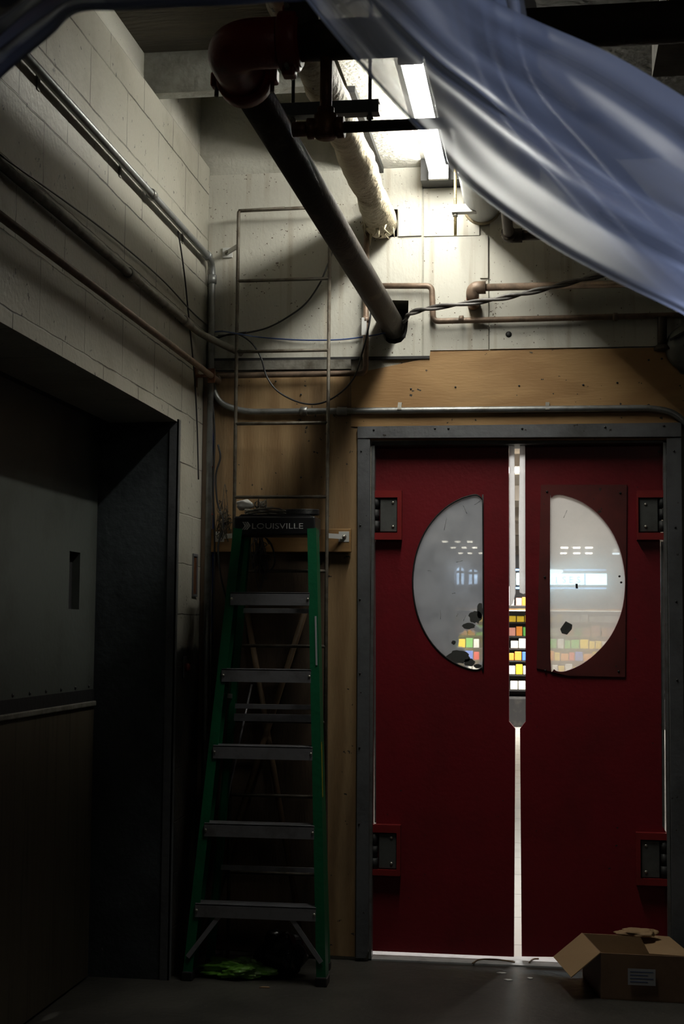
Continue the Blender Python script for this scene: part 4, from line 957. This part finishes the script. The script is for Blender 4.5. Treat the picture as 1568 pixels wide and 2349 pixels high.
# tall dark fridge seen through the left window
a = W(984, 1650, 8); b = W(1031, 1262, 8)
e = empty('tall_fridge', ((a.x+b.x)/2, 8.3, 0), 'tall dark grey cabinet behind the left door window', 'cabinet')
MB().box((a.x, 8.03, .0), (b.x, 8.7, b.z), .01).build('body', T['hinge'], e)
dd_ = MB().box((a.x+.02, 8.0, .1), (b.x-.02, 8.028, b.z-.04), .005).build('door', T['jamb'], e)
MB().cyl((b.x-.06, 7.97, .9), (b.x-.06, 7.97, 1.4), .012, 10).build('handle', T['galv'], dd_)
# produce case
DC = 14.6
xa, xb = W(985,1500,DC).x, W(1560,1500,DC).x
z0 = W(1185,1598,DC).z; ztp = W(1185,1398,DC).z
cs_ = empty('produce_case', ((xa+xb)/2, DC, 0), 'long black stepped display case facing the door gap', 'display case')
MB().box((xa, DC-.1, 0), (xb, DC+.75, z0), .03).build('base', T['blackp'], cs_)
MB().box((xa, DC+.7, z0), (xb, DC+.8, ztp)).build('back_panel', T['blackp'], cs_)
MB().box((xa, DC+.1, ztp), (xb, DC+.8, ztp+.06), .01).build('canopy', T['dark'], cs_)
MB().box((xa, DC+.05, ztp-.01), (xb, DC+.1, ztp+.012)).build('canopy_trim', T['timber'], cs_)
lt_ = MB().box((xa+.05, DC+.14, ztp-.02), (xb-.05, DC+.2, ztp-.003)).build('case_light', emis('case_tube', (1,.93,.75), 3), cs_)
tops = [1580, 1545, 1513, 1485, 1457, 1425]
cols = {'white': (.8,.8,.75), 'yellow': (.85,.6,.04), 'green': (.15,.5,.12), 'orange': (.85,.3,.05), 'pink': (.75,.35,.3), 'blue': (.08,.2,.7), 'red': (.7,.06,.05)}
PM = {k: mat('package_'+k, v, .4) for k, v in cols.items()}
pkq = random.Random(11)
rowc = [['white','yellow','white'], ['white','white','yellow'], ['yellow','blue','orange','red'], ['green','yellow','white'], ['pink','green','orange','white'], ['white','white','yellow']]
for r_i, py in enumerate(tops):
    yf = DC+.02+r_i*.09; z = W(1185, py, yf).z
    MB().box((xa+.02, yf, z-.035), (xb-.02, DC+.7, z-.012)).build('shelf', T['dark'], cs_)
    zn = W(1185, tops[r_i+1] if r_i < 5 else 1402, yf).z
    px = 992.0; k = 0
    while px < 1440:
        w_ = pkq.uniform(13, 21)
        if 1112 < px+w_ and px < 1160 or 1208 < px and px+w_ < 1258: px += w_+1; continue
        a = W(px, py, yf); b = W(px+w_-1.5, py, yf); col_ = pkq.choice(rowc[r_i]); hgt = (zn-z)*pkq.uniform(.55,.8)
        o = MB().box((a.x, yf+.004, z-.012), (b.x, yf+.1, z-.012+hgt), .006).build('grocery_package', PM[col_])
        side_ = 'left window' if px < 1112 else ('door gap' if px < 1208 else 'right window')
        tag(o, '%s package on shelf %s of the case, seen through the %s' % (col_, ('one','two','three','four','five','six')[r_i], side_), 'package', '%s packages on shelf %s at the %s' % (col_, ('one','two','three','four','five','six')[r_i], side_))
        px += w_+.5
# pale goods and posters above the case
for i, (x0, x1, y0, y1, c_) in enumerate([(1167,1178,1345,1392,'white'),(1183,1196,1372,1392,'pink'),(1197,1206,1370,1392,'orange')]):
    a = W(x0, y1, DC+.3); b = W(x1, y0, DC+.3)
    tag(MB().box((a.x, DC+.3, ztp+.061), (b.x, DC+.42, b.z), .004).build('stock_carton', PM[c_]), ('tall white','low pink','low orange')[i]+' carton standing on top of the display case', 'carton')
# ------------------------------------------------------------------ lights
def area(nm, loc, tgt, sx, sy, pw, col):
    l = bpy.data.lights.new(nm, 'AREA'); l.shape = 'RECTANGLE'; l.size = sx; l.size_y = sy; l.energy = pw; l.color = col
    o = bpy.data.objects.new(nm, l); COL.objects.link(o); o.location = loc
    o.rotation_euler = (Vector(tgt)-Vector(loc)).to_track_quat('-Z', 'Y').to_euler(); return o
area('store_lamp_near', (-.2, 2.6, 3.4), (-.15, .2, 1.6), 1.6, .5, 150, (1,.97,.92))
area('store_lamp_mid', (4.5, 8, 3.45), (3.5, 8, 0), 2.5, 4, 260, (1,.96,.9)); area('store_lamp_left', (-6.5, 8, 3.45), (-5.5, 8, 0), 3, 4, 260, (1,.96,.9))
area('store_lamp_case', (-.3, 13.2, 3.45), (-.3, 14.9, 1), 4, .3, 420, (1,.95,.85))
area('store_lamp_far', (5.5, 22, 3.45), (2, 24, 1), 2.5, 12, 420, (1,.93,.84)); area('store_lamp_far_left', (-9, 22, 3.45), (-4, 24, 1), 3, 12, 420, (1,.93,.84))
area('bay_lamp', (1.5, -6.8, 3.1), (.2, -1.0, 1.0), 1.2, .3, 2.2, (1,.9,.76))
area('sheet_fill_light', (1.15, -2.5, 2.45), (.42, -4.25, 2.05), .4, .4, 4.2, (.5,.6,1)).data.spread = 1.2  # added bluish fill aimed at the plastic sheet, has no real source
# the fluorescent fixture
la = PZ(1005, 398, 3.255); LX = la.x; LY = la.y
fx = empty('fluorescent_fixture', (LX, LY-.6, ZS2-.01), 'bare fluorescent batten glowing on the ceiling slab beside the wall', 'ceiling light')
MB().box((LX-.026, LY-1.24, ZS2-.05), (LX+.026, LY+.03, ZS2-.0005), .006).build('housing', T['white'], fx)
for s_ in (-1, 1):
    MB().cyl((LX+s_*.022, LY-1.2, 3.255), (LX+s_*.022, LY, 3.255), .0155, 16).build('tube', T['tube'], fx)
for y in (LY-1.22, LY+.012):
    MB().box((LX-.042, y-.012, 3.232), (LX+.042, y+.012, ZS2-.04), .004).build('lamp_holder', T['white'], fx)
MB().box((LX-.03, LY+.03, ZS2-.06), (LX+.03, LY+.09, ZS2-.002), .004).build('junction_box', T['hinge'], fx)

# ------------------------------------------------------------------ plastic sheeting in front
def sheet(nm, Lp, Up, nu, nv, depth, label, mt, fold):
    Lc = cat([Vector((a, b, 0)) for a, b in Lp], 12); Uc = cat([Vector((a, b, 0)) for a, b in Up], 12)
    def at(c, t):
        f = t*(len(c)-1); i = min(int(f), len(c)-2); return c[i]*(1-(f-i))+c[i+1]*(f-i)
    vs = []; fs = []
    for i in range(nu+1):
        u = i/nu
        for j in range(nv+1):
            v = j/nv; p = at(Lc, u)*(1-v)+at(Uc, u)*v
            vs.append(PD(p.x, p.y, depth+fold(u, v)))
    for i in range(nu):
        for j in range(nv):
            a = i*(nv+1)+j; fs.append((a, a+1, a+nv+2, a+nv+1))
    return tag(MB().add(vs, fs, True).build(nm, mt, fix=False), label, 'plastic sheet')
def g1(v, c, w): return math.exp(-((v-c)/w)**2)
def fold1(u, v):
    d = .035*(.10*g1(v, .30+.05*math.sin(u*4), .06) - .09*g1(v, .42+.04*u, .035) + .12*g1(v, .56-.05*u, .06) - .07*g1(v, .72, .05) + .06*g1(v,.88,.05))
    d += -.012*g1(v, 0.0, .03)+.03*(v-.4)**2+.008*math.sin(u*5+v*4)+.0016*math.sin(v*34+u*5)
    d += noise.noise(Vector((u*4, v*5, 1)))*.02
    return d
sheet('plastic_sheet', [(560,-190),(640,-90),(700,0),(800,122),(900,236),(968,308),(1075,428),(1250,556),(1400,640),(1568,722),(1700,800),(1850,900),(2050,1010),(2300,1120)],
      [(760,-330),(860,-220),(960,-130),(1040,-70),(1134,0),(1230,48),(1404,125),(1568,222),(1640,270),(1720,320),(1800,380),(1950,470),(2200,560),(2500,650)], 160, 110, 1.75,
      'large creased clear plastic sheet sagging across the upper right', T['sheet'], fold1)
def fold2(u, v): return .02*math.sin(v*9+u*3)+.01*noise.noise(Vector((u*4, v*5, 3)))-.04*g1(v, 0, .06)
sheet('plastic_sheet', [(-120,330),(-40,230),(0,182),(60,130),(120,80),(178,30),(290,24),(420,16),(560,10),(640,4),(700,0),(730,-30)],
      [(-300,120),(-200,20),(-120,-40),(-60,-90),(0,-140),(80,-180),(200,-200),(340,-200),(480,-200),(600,-200),(680,-160),(760,-120)], 90, 40, 1.35,
      'dark plastic sheet edge across the top left corner', T['sheetd'], fold2)
def fold3(u, v): return .02*math.sin(v*9+u*2)
sheet('plastic_sheet', [(1010,-60),(1040,60),(1075,160),(1150,290),(1270,420),(1400,560),(1500,650),(1600,730)],
      [(1180,-100),(1205,20),(1215,100),(1260,200),(1380,330),(1480,440),(1560,520),(1660,600)], 90, 50, 1.95,
      'second crumpled plastic layer behind the large sagging sheet', T['sheet'], fold3)

# ------------------------------------------------------------------ world
w = bpy.data.worlds.new('world'); SC.world = w; w.use_nodes = True
w.node_tree.nodes['Background'].inputs[0].default_value = (.5,.6,.8,1); w.node_tree.nodes['Background'].inputs[1].default_value = .004
